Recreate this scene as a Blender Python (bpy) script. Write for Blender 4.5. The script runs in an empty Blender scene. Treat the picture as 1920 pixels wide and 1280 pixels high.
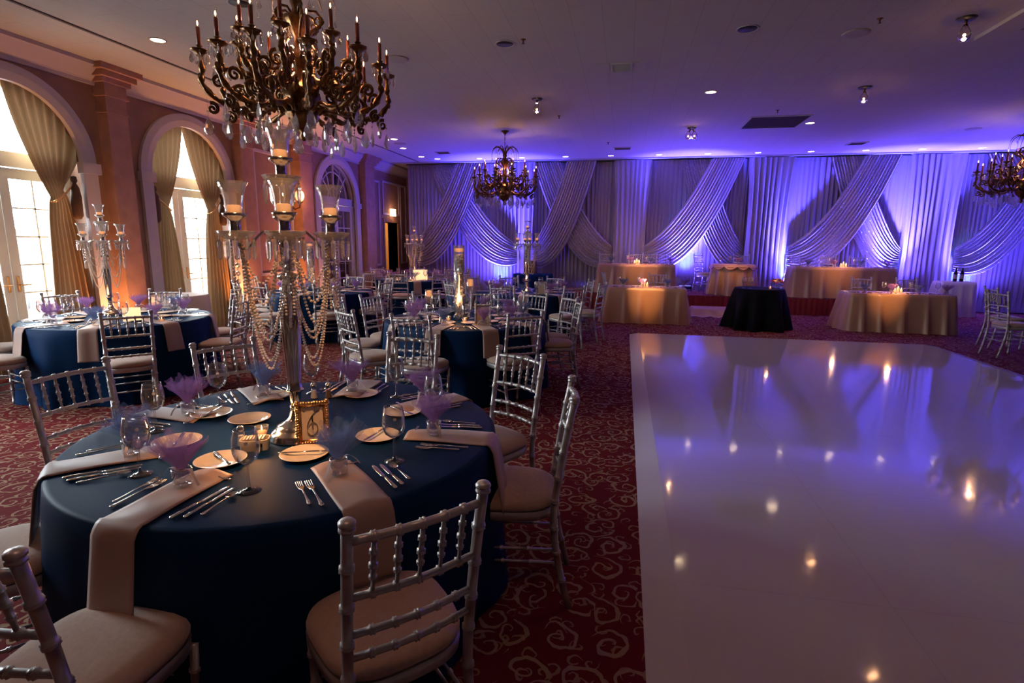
import bpy, math, random
from mathutils import Vector, Matrix
random.seed(7)
PI = math.pi
sc = bpy.context.scene
col = sc.collection
def R(d): return math.radians(d)

# ---------------------------------------------------------------- mesh builder
class MB:
    def __init__(s): s.v = []; s.f = []
    def grid(s, fn, nu, nv, closed_u=False):
        b = len(s.v)
        for j in range(nv + 1):
            for i in range(nu if closed_u else nu + 1):
                s.v.append(tuple(fn(i / nu, j / nv)))
        w = nu if closed_u else nu + 1
        for j in range(nv):
            for i in range(nu):
                i2 = (i + 1) % w
                s.f.append((b + j * w + i, b + j * w + i2, b + (j + 1) * w + i2, b + (j + 1) * w + i))
        return s
    def box(s, x0, x1, y0, y1, z0, z1, M=None):
        b = len(s.v)
        P = [(x0, y0, z0), (x1, y0, z0), (x1, y1, z0), (x0, y1, z0), (x0, y0, z1), (x1, y0, z1), (x1, y1, z1), (x0, y1, z1)]
        s.v += [tuple(M @ Vector(p)) if M else p for p in P]
        s.f += [tuple(b + k for k in q) for q in ((0, 3, 2, 1), (4, 5, 6, 7), (0, 1, 5, 4), (1, 2, 6, 5), (2, 3, 7, 6), (3, 0, 4, 7))]
        return s
    def lathe(s, prof, n=16, c=(0, 0, 0), M=None, rfn=None):
        b = len(s.v)
        for (r, z) in prof:
            for i in range(n):
                a = 2 * PI * i / n
                rr = r * (rfn(a, z) if rfn else 1)
                p = Vector((rr * math.cos(a), rr * math.sin(a), z))
                if M: p = M @ p
                s.v.append((c[0] + p.x, c[1] + p.y, c[2] + p.z))
        for j in range(len(prof) - 1):
            for i in range(n):
                s.f.append((b + j * n + i, b + j * n + (i + 1) % n, b + (j + 1) * n + (i + 1) % n, b + (j + 1) * n + i))
        if prof[0][0] > 1e-6: s.f.append(tuple(b + i for i in reversed(range(n))))
        if prof[-1][0] > 1e-6: s.f.append(tuple(b + (len(prof) - 1) * n + i for i in range(n)))
        return s
    def tube(s, pts, r, n=8, flat=1.0):
        pts = [Vector(p) for p in pts]; m = len(pts); b = len(s.v)
        rs = r if isinstance(r, (list, tuple)) else [r] * m
        t0 = (pts[1] - pts[0]).normalized()
        up = Vector((0, 0, 1)) if abs(t0.z) < .9 else Vector((0, 1, 0))
        nx = t0.cross(up).normalized()
        for k in range(m):
            t = (pts[min(k + 1, m - 1)] - pts[max(k - 1, 0)])
            if t.length < 1e-9: t = t0
            t.normalize()
            nx = (nx - t * nx.dot(t))
            if nx.length < 1e-6: nx = t.orthogonal()
            nx.normalize(); ny = t.cross(nx)
            for i in range(n):
                a = 2 * PI * i / n
                p = pts[k] + (nx * math.cos(a) + ny * math.sin(a) * flat) * rs[k]
                s.v.append(tuple(p))
        for k in range(m - 1):
            for i in range(n):
                s.f.append((b + k * n + i, b + k * n + (i + 1) % n, b + (k + 1) * n + (i + 1) % n, b + (k + 1) * n + i))
        s.f.append(tuple(b + i for i in reversed(range(n)))); s.f.append(tuple(b + (m - 1) * n + i for i in range(n)))
        return s
    def ball(s, c, r, n=8, m=5, sz=1.0):
        return s.lathe([(max(1e-7, r * math.sin(PI * k / m)), -r * sz * math.cos(PI * k / m)) for k in range(m + 1)], n, c)
    def gem(s, c, r, h, n=6):
        # pear shaped faceted drop hanging down from c
        b = len(s.v); x, y, z = c; a0 = random.random() * 3
        ca, sa = math.cos(a0), math.sin(a0); lv = [(.02, 0), (.30, .12), (.72, .36), (1, .62), (.92, .80), (.55, .95), (.02, 1)]
        for (q, t) in lv:
            for k in range(n):
                a = 2 * PI * k / n; u, w = r * q * math.cos(a), r * q * math.sin(a) * .45
                s.v.append((x + u * ca - w * sa, y + u * sa + w * ca, z - h * t))
        for j in range(len(lv) - 1):
            for k in range(n): s.f.append((b + j * n + k, b + (j + 1) * n + k, b + (j + 1) * n + (k + 1) % n, b + j * n + (k + 1) % n))
        return s
    def prism(s, c, r, h):
        # long pointed lustre prism
        b = len(s.v); x, y, z = c; a0 = random.random() * 3
        lv = [(.35, 0), (1, -.12), (.75, -.85), (.01, -1)]
        for (q, t) in lv:
            for k in range(4):
                a = a0 + PI / 2 * k
                s.v.append((x + r * q * math.cos(a), y + r * q * math.sin(a), z + h * t))
        for j in range(3):
            for k in range(4):
                s.f.append((b + j * 4 + k, b + (j + 1) * 4 + k, b + (j + 1) * 4 + (k + 1) % 4, b + j * 4 + (k + 1) % 4))
        return s
    def beads(s, pts, r, step=None, n=6):
        step = step or r * 2.05
        pts = [Vector(p) for p in pts]; acc = 0
        for a, b in zip(pts, pts[1:]):
            L = (b - a).length
            while acc <= L and L > 0:
                s.ball(a + (b - a) * (acc / L), r, n, 4)
                acc += step
            acc -= L
        return s
    def mesh(s, name, mat, smooth=True):
        me = bpy.data.meshes.new(name); me.from_pydata(s.v, [], s.f); me.update()
        if smooth: me.polygons.foreach_set('use_smooth', [True] * len(me.polygons))
        me.materials.append(mat)
        return me
    def build(s, name, mat, parent=None, smooth=True, sharp=None):
        me = s.mesh(name, mat, smooth)
        o = bpy.data.objects.new(name, me); col.objects.link(o)
        if parent: o.parent = parent
        if sharp is not None:
            try: me.set_sharp_from_angle(angle=R(sharp))
            except Exception: pass
        return o

def tag(o, label=None, cat=None, group=None, kind=None):
    if label: o['label'] = label
    if cat: o['category'] = cat
    if group: o['group'] = group
    if kind: o['kind'] = kind
    return o
def empty(name, loc=(0, 0, 0), rz=0):
    o = bpy.data.objects.new(name, None); col.objects.link(o)
    o.location = loc; o.rotation_euler = (0, 0, rz); o.empty_display_size = .1
    return o
KIDS = {}
def kids(o): return [c for c in o.children]
def copy_tree(o, parent=None):
    c = o.copy(); col.objects.link(c); c.parent = parent
    for ch in kids(o): copy_tree(ch, c)
    return c
USED = set()
class Proto:
    """first use returns the original, later uses copies"""
    def __init__(s, o): s.o = o; s.first = True; s.src = o
    def get(s):
        if s.first: s.first = False; return s.o
        c = copy_tree(s.src)
        for k in ('label', 'group'):
            if k in c: del c[k]
        return c
def struct(name, mb, mat, smooth=False, parent=None):
    o = mb.build(name, mat, parent, smooth)
    if not parent: o['kind'] = 'structure'
    return o

# ---------------------------------------------------------------- materials
def mat(name, c=(.8, .8, .8), rough=.5, metal=0, emis=None, es=0, trans=0, ior=1.45, alpha=1, spec=None, sheen=0, coat=0):
    m = bpy.data.materials.new(name); m.use_nodes = True
    b = m.node_tree.nodes['Principled BSDF']; i = b.inputs
    i['Base Color'].default_value = (*c, 1); i['Roughness'].default_value = rough; i['Metallic'].default_value = metal
    if emis: i['Emission Color'].default_value = (*emis, 1); i['Emission Strength'].default_value = es
    i['Transmission Weight'].default_value = trans; i['IOR'].default_value = ior; i['Alpha'].default_value = alpha
    if spec is not None: i['Specular IOR Level'].default_value = spec
    if sheen: i['Sheen Weight'].default_value = sheen; i['Sheen Roughness'].default_value = .4
    if coat: i['Coat Weight'].default_value = coat; i['Coat Roughness'].default_value = .1
    return m
def nodes(m): return m.node_tree.nodes, m.node_tree.links, m.node_tree.nodes['Principled BSDF']
def add_noise(m, scale=8, amt=.25, bump=0, stretch=None, bdist=.01, coord='Object'):
    N, L, b = nodes(m)
    tc = N.new('ShaderNodeTexCoord'); mp = N.new('ShaderNodeMapping'); ns = N.new('ShaderNodeTexNoise')
    L.new(tc.outputs[coord], mp.inputs['Vector']); L.new(mp.outputs[0], ns.inputs['Vector'])
    if stretch: mp.inputs['Scale'].default_value = stretch
    ns.inputs['Scale'].default_value = scale; ns.inputs['Detail'].default_value = 3
    if amt:
        mx = N.new('ShaderNodeMix'); mx.data_type = 'RGBA'; mx.blend_type = 'MULTIPLY'
        c = b.inputs['Base Color'].default_value[:]
        rp = N.new('ShaderNodeValToRGB'); rp.color_ramp.elements[0].position = .3; rp.color_ramp.elements[1].position = .7
        rp.color_ramp.elements[0].color = (1 - amt, 1 - amt, 1 - amt, 1)
        L.new(ns.outputs['Fac'], rp.inputs[0]); mx.inputs[0].default_value = 1
        mx.inputs[6].default_value = c; L.new(rp.outputs[0], mx.inputs[7]); L.new(mx.outputs[2], b.inputs['Base Color'])
    if bump:
        bp = N.new('ShaderNodeBump'); bp.inputs['Strength'].default_value = bump; bp.inputs['Distance'].default_value = bdist
        L.new(ns.outputs['Fac'], bp.inputs['Height']); L.new(bp.outputs[0], b.inputs['Normal'])
    return m

M = {}
M['wall'] = add_noise(mat('wall_plaster', (.34, .19, .14), .8), 3, .25)
M['pilaster'] = add_noise(mat('pilaster_stone', (.46, .25, .185), .75), 6, .22)
M['trim'] = mat('white_trim', (.56, .50, .54), .5)
M['frame'] = mat('door_frame_paint', (.72, .74, .72), .4)
M['dark'] = mat('black_metal', (.012, .012, .014), .5)
M['silver'] = mat('silver_lacquer', (.50, .46, .45), .38, .6)
M['cushion'] = add_noise(mat('ivory_cushion', (.47, .315, .245), .8, sheen=.3), 60, .1, .15)
M['navy'] = mat('navy_satin', (.002, .022, .078), .55, spec=.08)
M['napkin'] = mat('champagne_satin', (.40, .26, .215), .45, sheen=.2)
M['gold_cloth'] = mat('champagne_tablecloth', (.45, .25, .15), .36, sheen=.1)
M['black_cloth'] = mat('black_cloth', (.004, .0035, .006), .8, spec=.15)
M['white_cloth'] = mat('white_cloth', (.75, .66, .6), .7)
M['tan_cloth'] = mat('tan_cloth', (.30, .17, .12), .7)
M['china'] = mat('ivory_china', (.78, .66, .53), .12, coat=.4)
M['steel'] = mat('polished_steel', (.72, .66, .6), .14, 1)
M['gold'] = mat('gilt_metal', (.72, .42, .18), .28, 1)
M['bronze'] = add_noise(mat('bronze', (.24, .115, .045), .32, .92), 40, .55)
M['chrome'] = mat('candelabra_silver', (.62, .55, .48), .16, 1)
M['candle_sleeve'] = mat('candle_sleeve', (.30, .065, .03), .4)
M['wax'] = mat('wax', (.75, .42, .24), .5, emis=(1, .4, .14), es=.55)
M['flame'] = mat('bulb_glow', (1, .6, .3), .3, emis=(1, .5, .2), es=14)
M['glow'] = mat('warm_lamp', (1, .8, .6), .3, emis=(1, .72, .45), es=7)
M['glowsoft'] = mat('sconce_glass', (1, .8, .6), .3, emis=(1, .42, .14), es=1.5)
M['paper'] = mat('cream_card', (.62, .50, .42), .6)
M['card_painted_glow'] = mat('cream_card_painted_glow', (.8, .6, .4), .6, emis=(1, .6, .3), es=.7)  # emission stands in for candlelight falling on the card
M['ink'] = mat('black_ink', (.01, .01, .01), .5)
M['red'] = mat('red_letters', (.5, .03, .02), .5)
M['skirt'] = mat('red_stage_skirt', (.22, .015, .015), .8)
M['bulbglass'] = mat('clear_bulb', (1, .9, .8), .02, trans=1, ior=1.2)

def glass(name, c=(1, 1, 1), ior=1.45, rough=0.0, mixw=.0, diff=0, blend=.5):
    m = bpy.data.materials.new(name); m.use_nodes = True; N, L = m.node_tree.nodes, m.node_tree.links
    N.clear(); out = N.new('ShaderNodeOutputMaterial'); g = N.new('ShaderNodeBsdfGlass')
    g.inputs['Color'].default_value = (*c, 1); g.inputs['IOR'].default_value = ior; g.inputs['Roughness'].default_value = rough
    tr = N.new('ShaderNodeBsdfTransparent'); tr.inputs[0].default_value = (*c, 1)
    fr = N.new('ShaderNodeLayerWeight'); fr.inputs['Blend'].default_value = blend
    gl = N.new('ShaderNodeBsdfGlossy'); gl.inputs['Roughness'].default_value = .03
    mx = N.new('ShaderNodeMixShader'); mx2 = N.new('ShaderNodeMixShader')
    pw = N.new('ShaderNodeMath'); pw.operation = 'POWER'; pw.inputs[1].default_value = 1.8; L.new(fr.outputs['Facing'], pw.inputs[0]); L.new(pw.outputs[0], mx.inputs[0]); L.new(tr.outputs[0], mx.inputs[1]); L.new(gl.outputs[0], mx.inputs[2])
    mx2.inputs[0].default_value = mixw; L.new(mx.outputs[0], mx2.inputs[1]); L.new(g.outputs[0], mx2.inputs[2])
    if diff:
        df = N.new('ShaderNodeBsdfDiffuse'); df.inputs[0].default_value = (.9, .88, .88, 1); m3 = N.new('ShaderNodeMixShader'); m3.inputs[0].default_value = diff  # white diffuse share stands in for light dispersed in the crystal
        L.new(mx2.outputs[0], m3.inputs[1]); L.new(df.outputs[0], m3.inputs[2]); L.new(m3.outputs[0], out.inputs['Surface'])
    else: L.new(mx2.outputs[0], out.inputs['Surface'])
    return m
M['glass'] = glass('clear_glass', (.96, .96, .97), diff=.03, blend=.6)
M['shade'] = glass('cut_glass_shade', (.96, .95, .95), diff=.10, blend=.6)
M['dish'] = glass('pressed_crystal', (1, .95, .9), 1.5, 0, .25, .30)
M['chunk'] = mat('crystal_chunk', (.92, .88, .92), .05, trans=.1, spec=1)
M['bead'] = mat('glass_bead', (.80, .66, .56), .08, trans=.35, spec=1)
M['pane'] = glass('window_glass', (.98, .99, 1))
M['crystal'] = glass('crystal', (1, .97, .94), 1.55, 0, .45, .16)

def tulle(name, c):
    m = bpy.data.materials.new(name); m.use_nodes = True; N, L = m.node_tree.nodes, m.node_tree.links
    N.clear(); out = N.new('ShaderNodeOutputMaterial'); tr = N.new('ShaderNodeBsdfTransparent')
    d = N.new('ShaderNodeBsdfDiffuse'); d.inputs[0].default_value = (*c, 1); t = N.new('ShaderNodeBsdfTranslucent'); t.inputs[0].default_value = (*c, 1)
    a = N.new('ShaderNodeMixShader'); a.inputs[0].default_value = .4; L.new(d.outputs[0], a.inputs[1]); L.new(t.outputs[0], a.inputs[2])
    b = N.new('ShaderNodeMixShader'); b.inputs[0].default_value = .24; L.new(tr.outputs[0], b.inputs[1]); L.new(a.outputs[0], b.inputs[2])
    L.new(b.outputs[0], out.inputs['Surface']); return m
M['tulle_purple'] = tulle('purple_tulle', (.36, .18, .46))
M['tulle_blue'] = tulle('blue_tulle', (.16, .21, .42))
M['ribbon'] = mat('silver_ribbon', (.55, .5, .55), .3, .3)

def fabric(name, c, rough=.6, trans=.25, scale=60, amt=.2, glitter=False):
    """curtain cloth: diffuse, slightly translucent, fine vertical weave"""
    m = mat(name, c, rough, sheen=.3); N, L, b = nodes(m)
    add_noise(m, 5, amt, .25, (scale, scale, .4), .004)
    out = [n for n in N if n.type == 'OUTPUT_MATERIAL'][0]
    src = b
    if trans:
        t = N.new('ShaderNodeBsdfTranslucent'); t.inputs[0].default_value = (*c, 1)
        mx = N.new('ShaderNodeMixShader'); mx.inputs[0].default_value = trans
        L.new(b.outputs[0], mx.inputs[1]); L.new(t.outputs[0], mx.inputs[2]); L.new(mx.outputs[0], out.inputs['Surface']); src = mx
    if glitter:
        vo = N.new('ShaderNodeTexVoronoi'); vo.inputs['Scale'].default_value = 20
        tc = N.new('ShaderNodeTexCoord'); L.new(tc.outputs['Object'], vo.inputs['Vector'])
        lt = N.new('ShaderNodeMath'); lt.operation = 'LESS_THAN'; lt.inputs[1].default_value = .22
        L.new(vo.outputs['Distance'], lt.inputs[0])
        sq = N.new('ShaderNodeBsdfGlossy'); sq.inputs['Roughness'].default_value = .35; sq.inputs[0].default_value = (1, .95, .95, 1)
        nn = N.new('ShaderNodeVectorMath'); nn.operation = 'MULTIPLY_ADD'; nn.inputs[1].default_value = (1.6, 1.6, 1.6); nn.inputs[2].default_value = (-.8, -1.6, -.8)
        L.new(vo.outputs['Color'], nn.inputs[0]); L.new(nn.outputs[0], sq.inputs['Normal'])
        m2 = N.new('ShaderNodeMixShader'); L.new(lt.outputs[0], m2.inputs[0]); L.new(src.outputs[0], m2.inputs[1]); L.new(sq.outputs[0], m2.inputs[2])
        L.new(m2.outputs[0], out.inputs['Surface'])
    return m
M['curtain'] = fabric('gold_curtain', (.34, .20, .10), .65, .035)
M['drape'] = fabric('ivory_backdrop', (.48, .42, .48), .7, .1)
M['swag'] = fabric('ivory_swag', (.60, .52, .53), .5, .1)
M['swag_sequin'] = fabric('sequin_swag', (.55, .48, .5), .5, .1, glitter=True)

def carpet():
    m = mat('scroll_carpet', (.15, .012, .014), .95, spec=.1); N, L, b = nodes(m)
    geo = N.new('ShaderNodeNewGeometry')
    def V(op, a, bb=None, **k):
        n = N.new('ShaderNodeMath'); n.operation = op
        for i, x in enumerate((a, bb)):
            if x is None: continue
            if isinstance(x, (int, float)): n.inputs[i].default_value = x
            else: L.new(x, n.inputs[i])
        return n.outputs[0]
    def scroll(scale, off, th, turns, rmax):
        mp = N.new('ShaderNodeVectorMath'); mp.operation = 'MULTIPLY_ADD'; mp.inputs[1].default_value = (scale, scale, 0); mp.inputs[2].default_value = off
        L.new(geo.outputs['Position'], mp.inputs[0])
        ns = N.new('ShaderNodeTexNoise'); ns.inputs['Scale'].default_value = 1.5; L.new(mp.outputs[0], ns.inputs['Vector'])
        wp = N.new('ShaderNodeVectorMath'); wp.operation = 'MULTIPLY_ADD'; wp.inputs[1].default_value = (.5, .5, 0); L.new(ns.outputs['Color'], wp.inputs[0]); L.new(mp.outputs[0], wp.inputs[2])
        fl = N.new('ShaderNodeVectorMath'); fl.operation = 'MULTIPLY'; fl.inputs[1].default_value = (1, 1, 0); L.new(wp.outputs[0], fl.inputs[0])
        vo = N.new('ShaderNodeTexVoronoi'); vo.voronoi_dimensions = '2D'; vo.inputs['Scale'].default_value = 1; vo.inputs['Randomness'].default_value = .75
        L.new(fl.outputs[0], vo.inputs['Vector'])
        df = N.new('ShaderNodeVectorMath'); df.operation = 'SUBTRACT'; L.new(fl.outputs[0], df.inputs[0]); L.new(vo.outputs['Position'], df.inputs[1])
        sp = N.new('ShaderNodeSeparateXYZ'); L.new(df.outputs[0], sp.inputs[0])
        ang = V('DIVIDE', V('ARCTAN2', sp.outputs[1], sp.outputs[0]), 2 * PI)
        sc_ = N.new('ShaderNodeSeparateColor'); L.new(vo.outputs['Color'], sc_.inputs[0])
        sgn = V('SIGN', V('SUBTRACT', sc_.outputs[0], .5)); ang = V('MULTIPLY', ang, sgn)
        r = vo.outputs['Distance']
        fr = V('FRACT', V('ADD', V('ADD', V('MULTIPLY', r, turns), ang), sc_.outputs[1]))
        d = V('ABSOLUTE', V('SUBTRACT', fr, .5))
        w = V('MULTIPLY', V('ADD', V('MULTIPLY', r, .6), .12), th)
        line = V('LESS_THAN', d, w)
        return V('MULTIPLY', line, V('LESS_THAN', r, rmax))
    a = scroll(5.6, (0, 0, 0), .42, 3.0, .50)
    c2 = scroll(9.5, (3.3, 1.7, 0), .5, 2.4, .34)
    f = V('MAXIMUM', a, V('MULTIPLY', c2, .8))
    mx = N.new('ShaderNodeMix'); mx.data_type = 'RGBA'; L.new(f, mx.inputs[0])
    mx.inputs[6].default_value = (.115, .008, .011, 1); mx.inputs[7].default_value = (.27, .165, .105, 1)
    L.new(mx.outputs[2], b.inputs['Base Color'])
    ns2 = N.new('ShaderNodeTexNoise'); ns2.inputs['Scale'].default_value = 300; bp = N.new('ShaderNodeBump'); bp.inputs['Strength'].default_value = .3; bp.inputs['Distance'].default_value = .003
    L.new(ns2.outputs['Fac'], bp.inputs['Height']); L.new(bp.outputs[0], b.inputs['Normal'])
    return m
M['carpet'] = carpet()

def ceiling_mat():
    m = mat('ceiling_tiles', (.50, .46, .45), .85); N, L, b = nodes(m)
    geo = N.new('ShaderNodeNewGeometry'); sp = N.new('ShaderNodeSeparateXYZ'); cb = N.new('ShaderNodeCombineXYZ')
    L.new(geo.outputs['Position'], sp.inputs[0]); L.new(sp.outputs[1], cb.inputs[0]); L.new(sp.outputs[0], cb.inputs[1])
    br = N.new('ShaderNodeTexBrick'); br.inputs['Scale'].default_value = 1; br.inputs['Brick Width'].default_value = 1.22; br.inputs['Row Height'].default_value = .305
    br.inputs['Mortar Size'].default_value = .0035; br.inputs['Color1'].default_value = (.50, .46, .45, 1); br.inputs['Color2'].default_value = (.485, .445, .435, 1); br.inputs['Mortar'].default_value = (.40, .36, .35, 1)
    L.new(cb.outputs[0], br.inputs['Vector']); L.new(br.outputs['Color'], b.inputs['Base Color'])
    return m
M['ceiling'] = ceiling_mat()
M['ceil_plain'] = mat('ceiling_paint', (.50, .46, .45), .85)

def dance_mat():
    m = mat('white_gloss_dance_floor', (.56, .52, .56), .06, coat=.5); N, L, b = nodes(m)
    ns = N.new('ShaderNodeTexNoise'); ns.inputs['Scale'].default_value = 3; geo = N.new('ShaderNodeNewGeometry')
    mp = N.new('ShaderNodeMapping'); mp.inputs['Scale'].default_value = (2.2, .8, 1); L.new(geo.outputs['Position'], mp.inputs['Vector']); L.new(mp.outputs[0], ns.inputs['Vector'])
    bp = N.new('ShaderNodeBump'); bp.inputs['Strength'].default_value = .1; bp.inputs['Distance'].default_value = .012
    L.new(ns.outputs['Fac'], bp.inputs['Height'])
    L.new(bp.outputs[0], b.inputs['Normal']); L.new(bp.outputs[0], b.inputs['Coat Normal'])
    br = N.new('ShaderNodeTexBrick'); br.offset = 0; br.inputs['Scale'].default_value = 1; br.inputs['Brick Width'].default_value = 1.2; br.inputs['Row Height'].default_value = 1.2
    br.inputs['Mortar Size'].default_value = .002; br.inputs['Color1'].default_value = (.56, .52, .56, 1); br.inputs['Color2'].default_value = (.55, .51, .55, 1); br.inputs['Mortar'].default_value = (.47, .44, .47, 1)
    L.new(geo.outputs['Position'], br.inputs['Vector']); L.new(br.outputs['Color'], b.inputs['Base Color'])
    return m
M['dance'] = dance_mat()

# ---------------------------------------------------------------- camera
CAMZ = 1.56
p_, y_, r_ = R(10.246), R(11.403), R(.524)
f_ = Vector((-math.sin(y_) * math.cos(p_), math.cos(y_) * math.cos(p_), -math.sin(p_)))
rr = Vector((math.cos(y_), math.sin(y_), 0)); uu = rr.cross(f_)
r2 = math.cos(r_) * rr + math.sin(r_) * uu; u2 = -math.sin(r_) * rr + math.cos(r_) * uu
cam = bpy.data.cameras.new('camera'); co = bpy.data.objects.new('camera', cam); col.objects.link(co)
mw = Matrix((( r2.x, u2.x, -f_.x, 0), (r2.y, u2.y, -f_.y, 0), (r2.z, u2.z, -f_.z, CAMZ), (0, 0, 0, 1)))
co.matrix_world = mw
cam.sensor_width = 36; cam.lens = 1025.5 * 36 / 1920; cam.clip_start = .05; cam.clip_end = 200
sc.camera = co
sc.view_settings.view_transform = 'Standard'; sc.view_settings.look = 'None'; sc.view_settings.gamma = 1
sc.view_settings.exposure = .88; sc.view_settings.use_curve_mapping = False
try:
    cy = sc.cycles; cy.max_bounces = 8; cy.diffuse_bounces = 3; cy.glossy_bounces = 4; cy.transmission_bounces = 6; cy.transparent_max_bounces = 16
    cy.caustics_reflective = False; cy.caustics_refractive = False; cy.sample_clamp_indirect = 4
except Exception: pass
# ================================================================ the room
XW = -6.67; ZC = 3.70; SPR = 2.48; YB = 16.4; YF = -4.0; XR = 13.0
ARCH = [(2.53, .82), (5.095, .82), (7.66, .82)]
A3 = (12.17, .90)

mb = MB().box(-7.4, XR + .2, YF - .2, YB + .2, -.1, 0); struct('floor', mb, M['carpet'])
# ceiling with a raised coffer at the right
cx0, cx1, cy0, cy1 = 3.72, 8.0, 3.2, 6.72
mb = MB()
for (a, b, c, d) in ((XW - .3, cx0, YF, YB), (cx1, XR, YF, YB), (cx0, cx1, YF, cy0), (cx0, cx1, cy1, YB)): mb.box(a, b, c, d, ZC, ZC + .3)
mb.box(cx0, cx1, cy0, cy1, ZC + .18, ZC + .3)
struct('ceiling', mb, M['ceiling'])
mb = MB()
w = .26
for (a, b, c, d) in ((cx0 - w, cx0, cy0 - w, cy1 + w), (cx1, cx1 + w, cy0 - w, cy1 + w), (cx0, cx1, cy0 - w, cy0), (cx0, cx1, cy1, cy1 + w)):
    mb.box(a, b, c, d, ZC - .035, ZC)
struct('trim_1', mb, M['ceil_plain'])
mb = MB().box(-5.62, -5.585, YF, 14.9, ZC - .012, ZC + .01); struct('trim_2', mb, mat('dark_ceiling_reveal', (.10, .07, .07), .7))
mb = MB().box(-6.67, XR, 14.72, 14.76, ZC - .03, ZC); struct('trim_3', mb, M['ceil_plain'])
struct('wall_right', MB().box(XR, XR + .2, YF, YB, 0, ZC), M['wall'])
struct('wall_front', MB().box(XW - .3, XR, YF - .2, YF, 0, ZC), M['wall'])
struct('wall_back', MB().box(XW - .3, XR, YB, YB + .2, 0, ZC), M['wall'])

# left wall with arched openings and a doorway
DOOR = (14.70, 15.62, 2.10)
ops = [(c, r) for c, r in ARCH] + [A3]
mb = MB(); T = .3
y = YF
def wallbox(y0, y1, z0=0, z1=ZC): mb.box(XW - T, XW, y0, y1, z0, z1)
for (c, r) in ops:
    wallbox(y, c - r); y = c + r
    n = 24
    def arc(k): a = PI * k / n; return (c - r * math.cos(a), SPR + r * math.sin(a))
    for k in range(n):
        (ya, za), (yb, zb) = arc(k), arc(k + 1)
        b = len(mb.v)
        mb.v += [(XW, ya, za), (XW, yb, zb), (XW, yb, ZC), (XW, ya, ZC), (XW - T, ya, za), (XW - T, yb, zb), (XW - T, yb, ZC), (XW - T, ya, ZC)]
        mb.f += [(b, b + 1, b + 2, b + 3), (b + 5, b + 4, b + 7, b + 6), (b, b + 4, b + 5, b + 1)]
wallbox(y, DOOR[0]); wallbox(DOOR[1], YB); wallbox(DOOR[0], DOOR[1], DOOR[2], ZC)
struct('wall_left', mb, M['wall'])
# small lit room beyond the doorway
mb = MB(); mb.box(-9.0, -8.9, 13.9, 16.6, 0, 2.8); mb.box(-9.0, XW - T, 16.5, 16.6, 0, 2.8); mb.box(-9.0, XW - T, 13.9, 14.0, 0, 2.8); mb.box(-9.0, XW - T, 13.9, 16.6, 2.8, 2.9)
struct('wall_corridor', mb, mat('corridor_paint', (.55, .36, .16), .8))
struct('floor_corridor', MB().box(-9.0, XW - T, 13.9, 16.6, -.1, -.001), M['carpet'])

# crown moulding along the left wall
prof = [(0, 3.46), (.03, 3.46), (.035, 3.50), (.05, 3.52), (.12, 3.58), (.19, 3.64), (.215, 3.655), (.215, 3.70), (0, 3.70)]
def crown(mb, y0, y1, off=0, sc_=1, z0=0):
    b = len(mb.v); n = len(prof)
    for yy in (y0, y1):
        for (dx, z) in prof: mb.v.append((XW + off + dx * sc_, yy, z - z0))
    for i in range(n): mb.f.append((b + i, b + (i + 1) % n, b + n + (i + 1) % n, b + n + i))
    mb.f.append(tuple(b + i for i in range(n))); mb.f.append(tuple(b + n + i for i in reversed(range(n))))
mb = MB(); crown(mb, YF, YB); struct('trim_4', mb, mat('cornice_paint', (.44, .38, .48), .6))
# pilasters
k = 5
for (y0, y1) in ((3.66, 3.96), (6.17, 6.47), (8.66, 8.98), (10.42, 10.86), (13.32, 13.85)):
    mb = MB(); X1 = XW + .16
    mb.box(XW - .02, X1, y0, y1, 0, 3.34)
    mb.box(XW - .02, X1 + .012, y0 - .012, y1 + .012, 3.14, 3.165)
    mb.box(XW - .02, X1 + .03, y0 - .03, y1 + .03, 3.34, 3.37)
    mb.box(XW - .02, X1 + .01, y0 - .01, y1 + .01, 3.37, 3.50)
    mb.box(XW - .02, X1 + .05, y0 - .05, y1 + .05, 3.50, 3.56); mb.box(XW - .02, X1 + .10, y0 - .10, y1 + .10, 3.56, 3.63); mb.box(XW - .02, X1 + .15, y0 - .15, y1 + .15, 3.63, 3.699)
    mb.box(XW - .02, X1 + .03, y0 - .03, y1 + .03, 0, .22)
    struct('trim_%d' % k, mb, M['pilaster']); k += 1
# arch casings
def casing(c, rin, rout):
    mb = MB(); n = 32
    pts = [(c - 1, 0)]
    sec = lambda a, r: (c - r * math.cos(a), SPR + r * math.sin(a))
    b = len(mb.v)
    X0, X1 = XW - .015, XW + .045
    st = [None] * (n + 1)
    for kk in range(n + 1):
        a = PI * kk / n
        for (r, X) in ((rin, X0), (rin, X1), ((rin + rout) / 2, X1 + .012), (rout, X1), (rout, X0)):
            yy, zz = sec(a, r); mb.v.append((X, yy, zz))
    for kk in range(n):
        for q in range(5):
            mb.f.append((b + kk * 5 + q, b + kk * 5 + (q + 1) % 5, b + (kk + 1) * 5 + (q + 1) % 5, b + (kk + 1) * 5 + q))
    for s in (-1, 1):
        ya, yb = sorted((c + s * rin, c + s * rout))
        mb.box(X0, X1, ya, yb, 0, SPR)
        mb.box(X0, X1 + .03, ya - .03, yb + .03, SPR - .12, SPR + .01)
        mb.box(X0, X1 + .03, ya - .01, yb + .01, 0, .2)
    return mb
for (c, r) in ops:
    struct('trim_%d' % k, casing(c, r - .055, r + (.13 if r < .85 else .14)), M['trim']); k += 1

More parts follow.
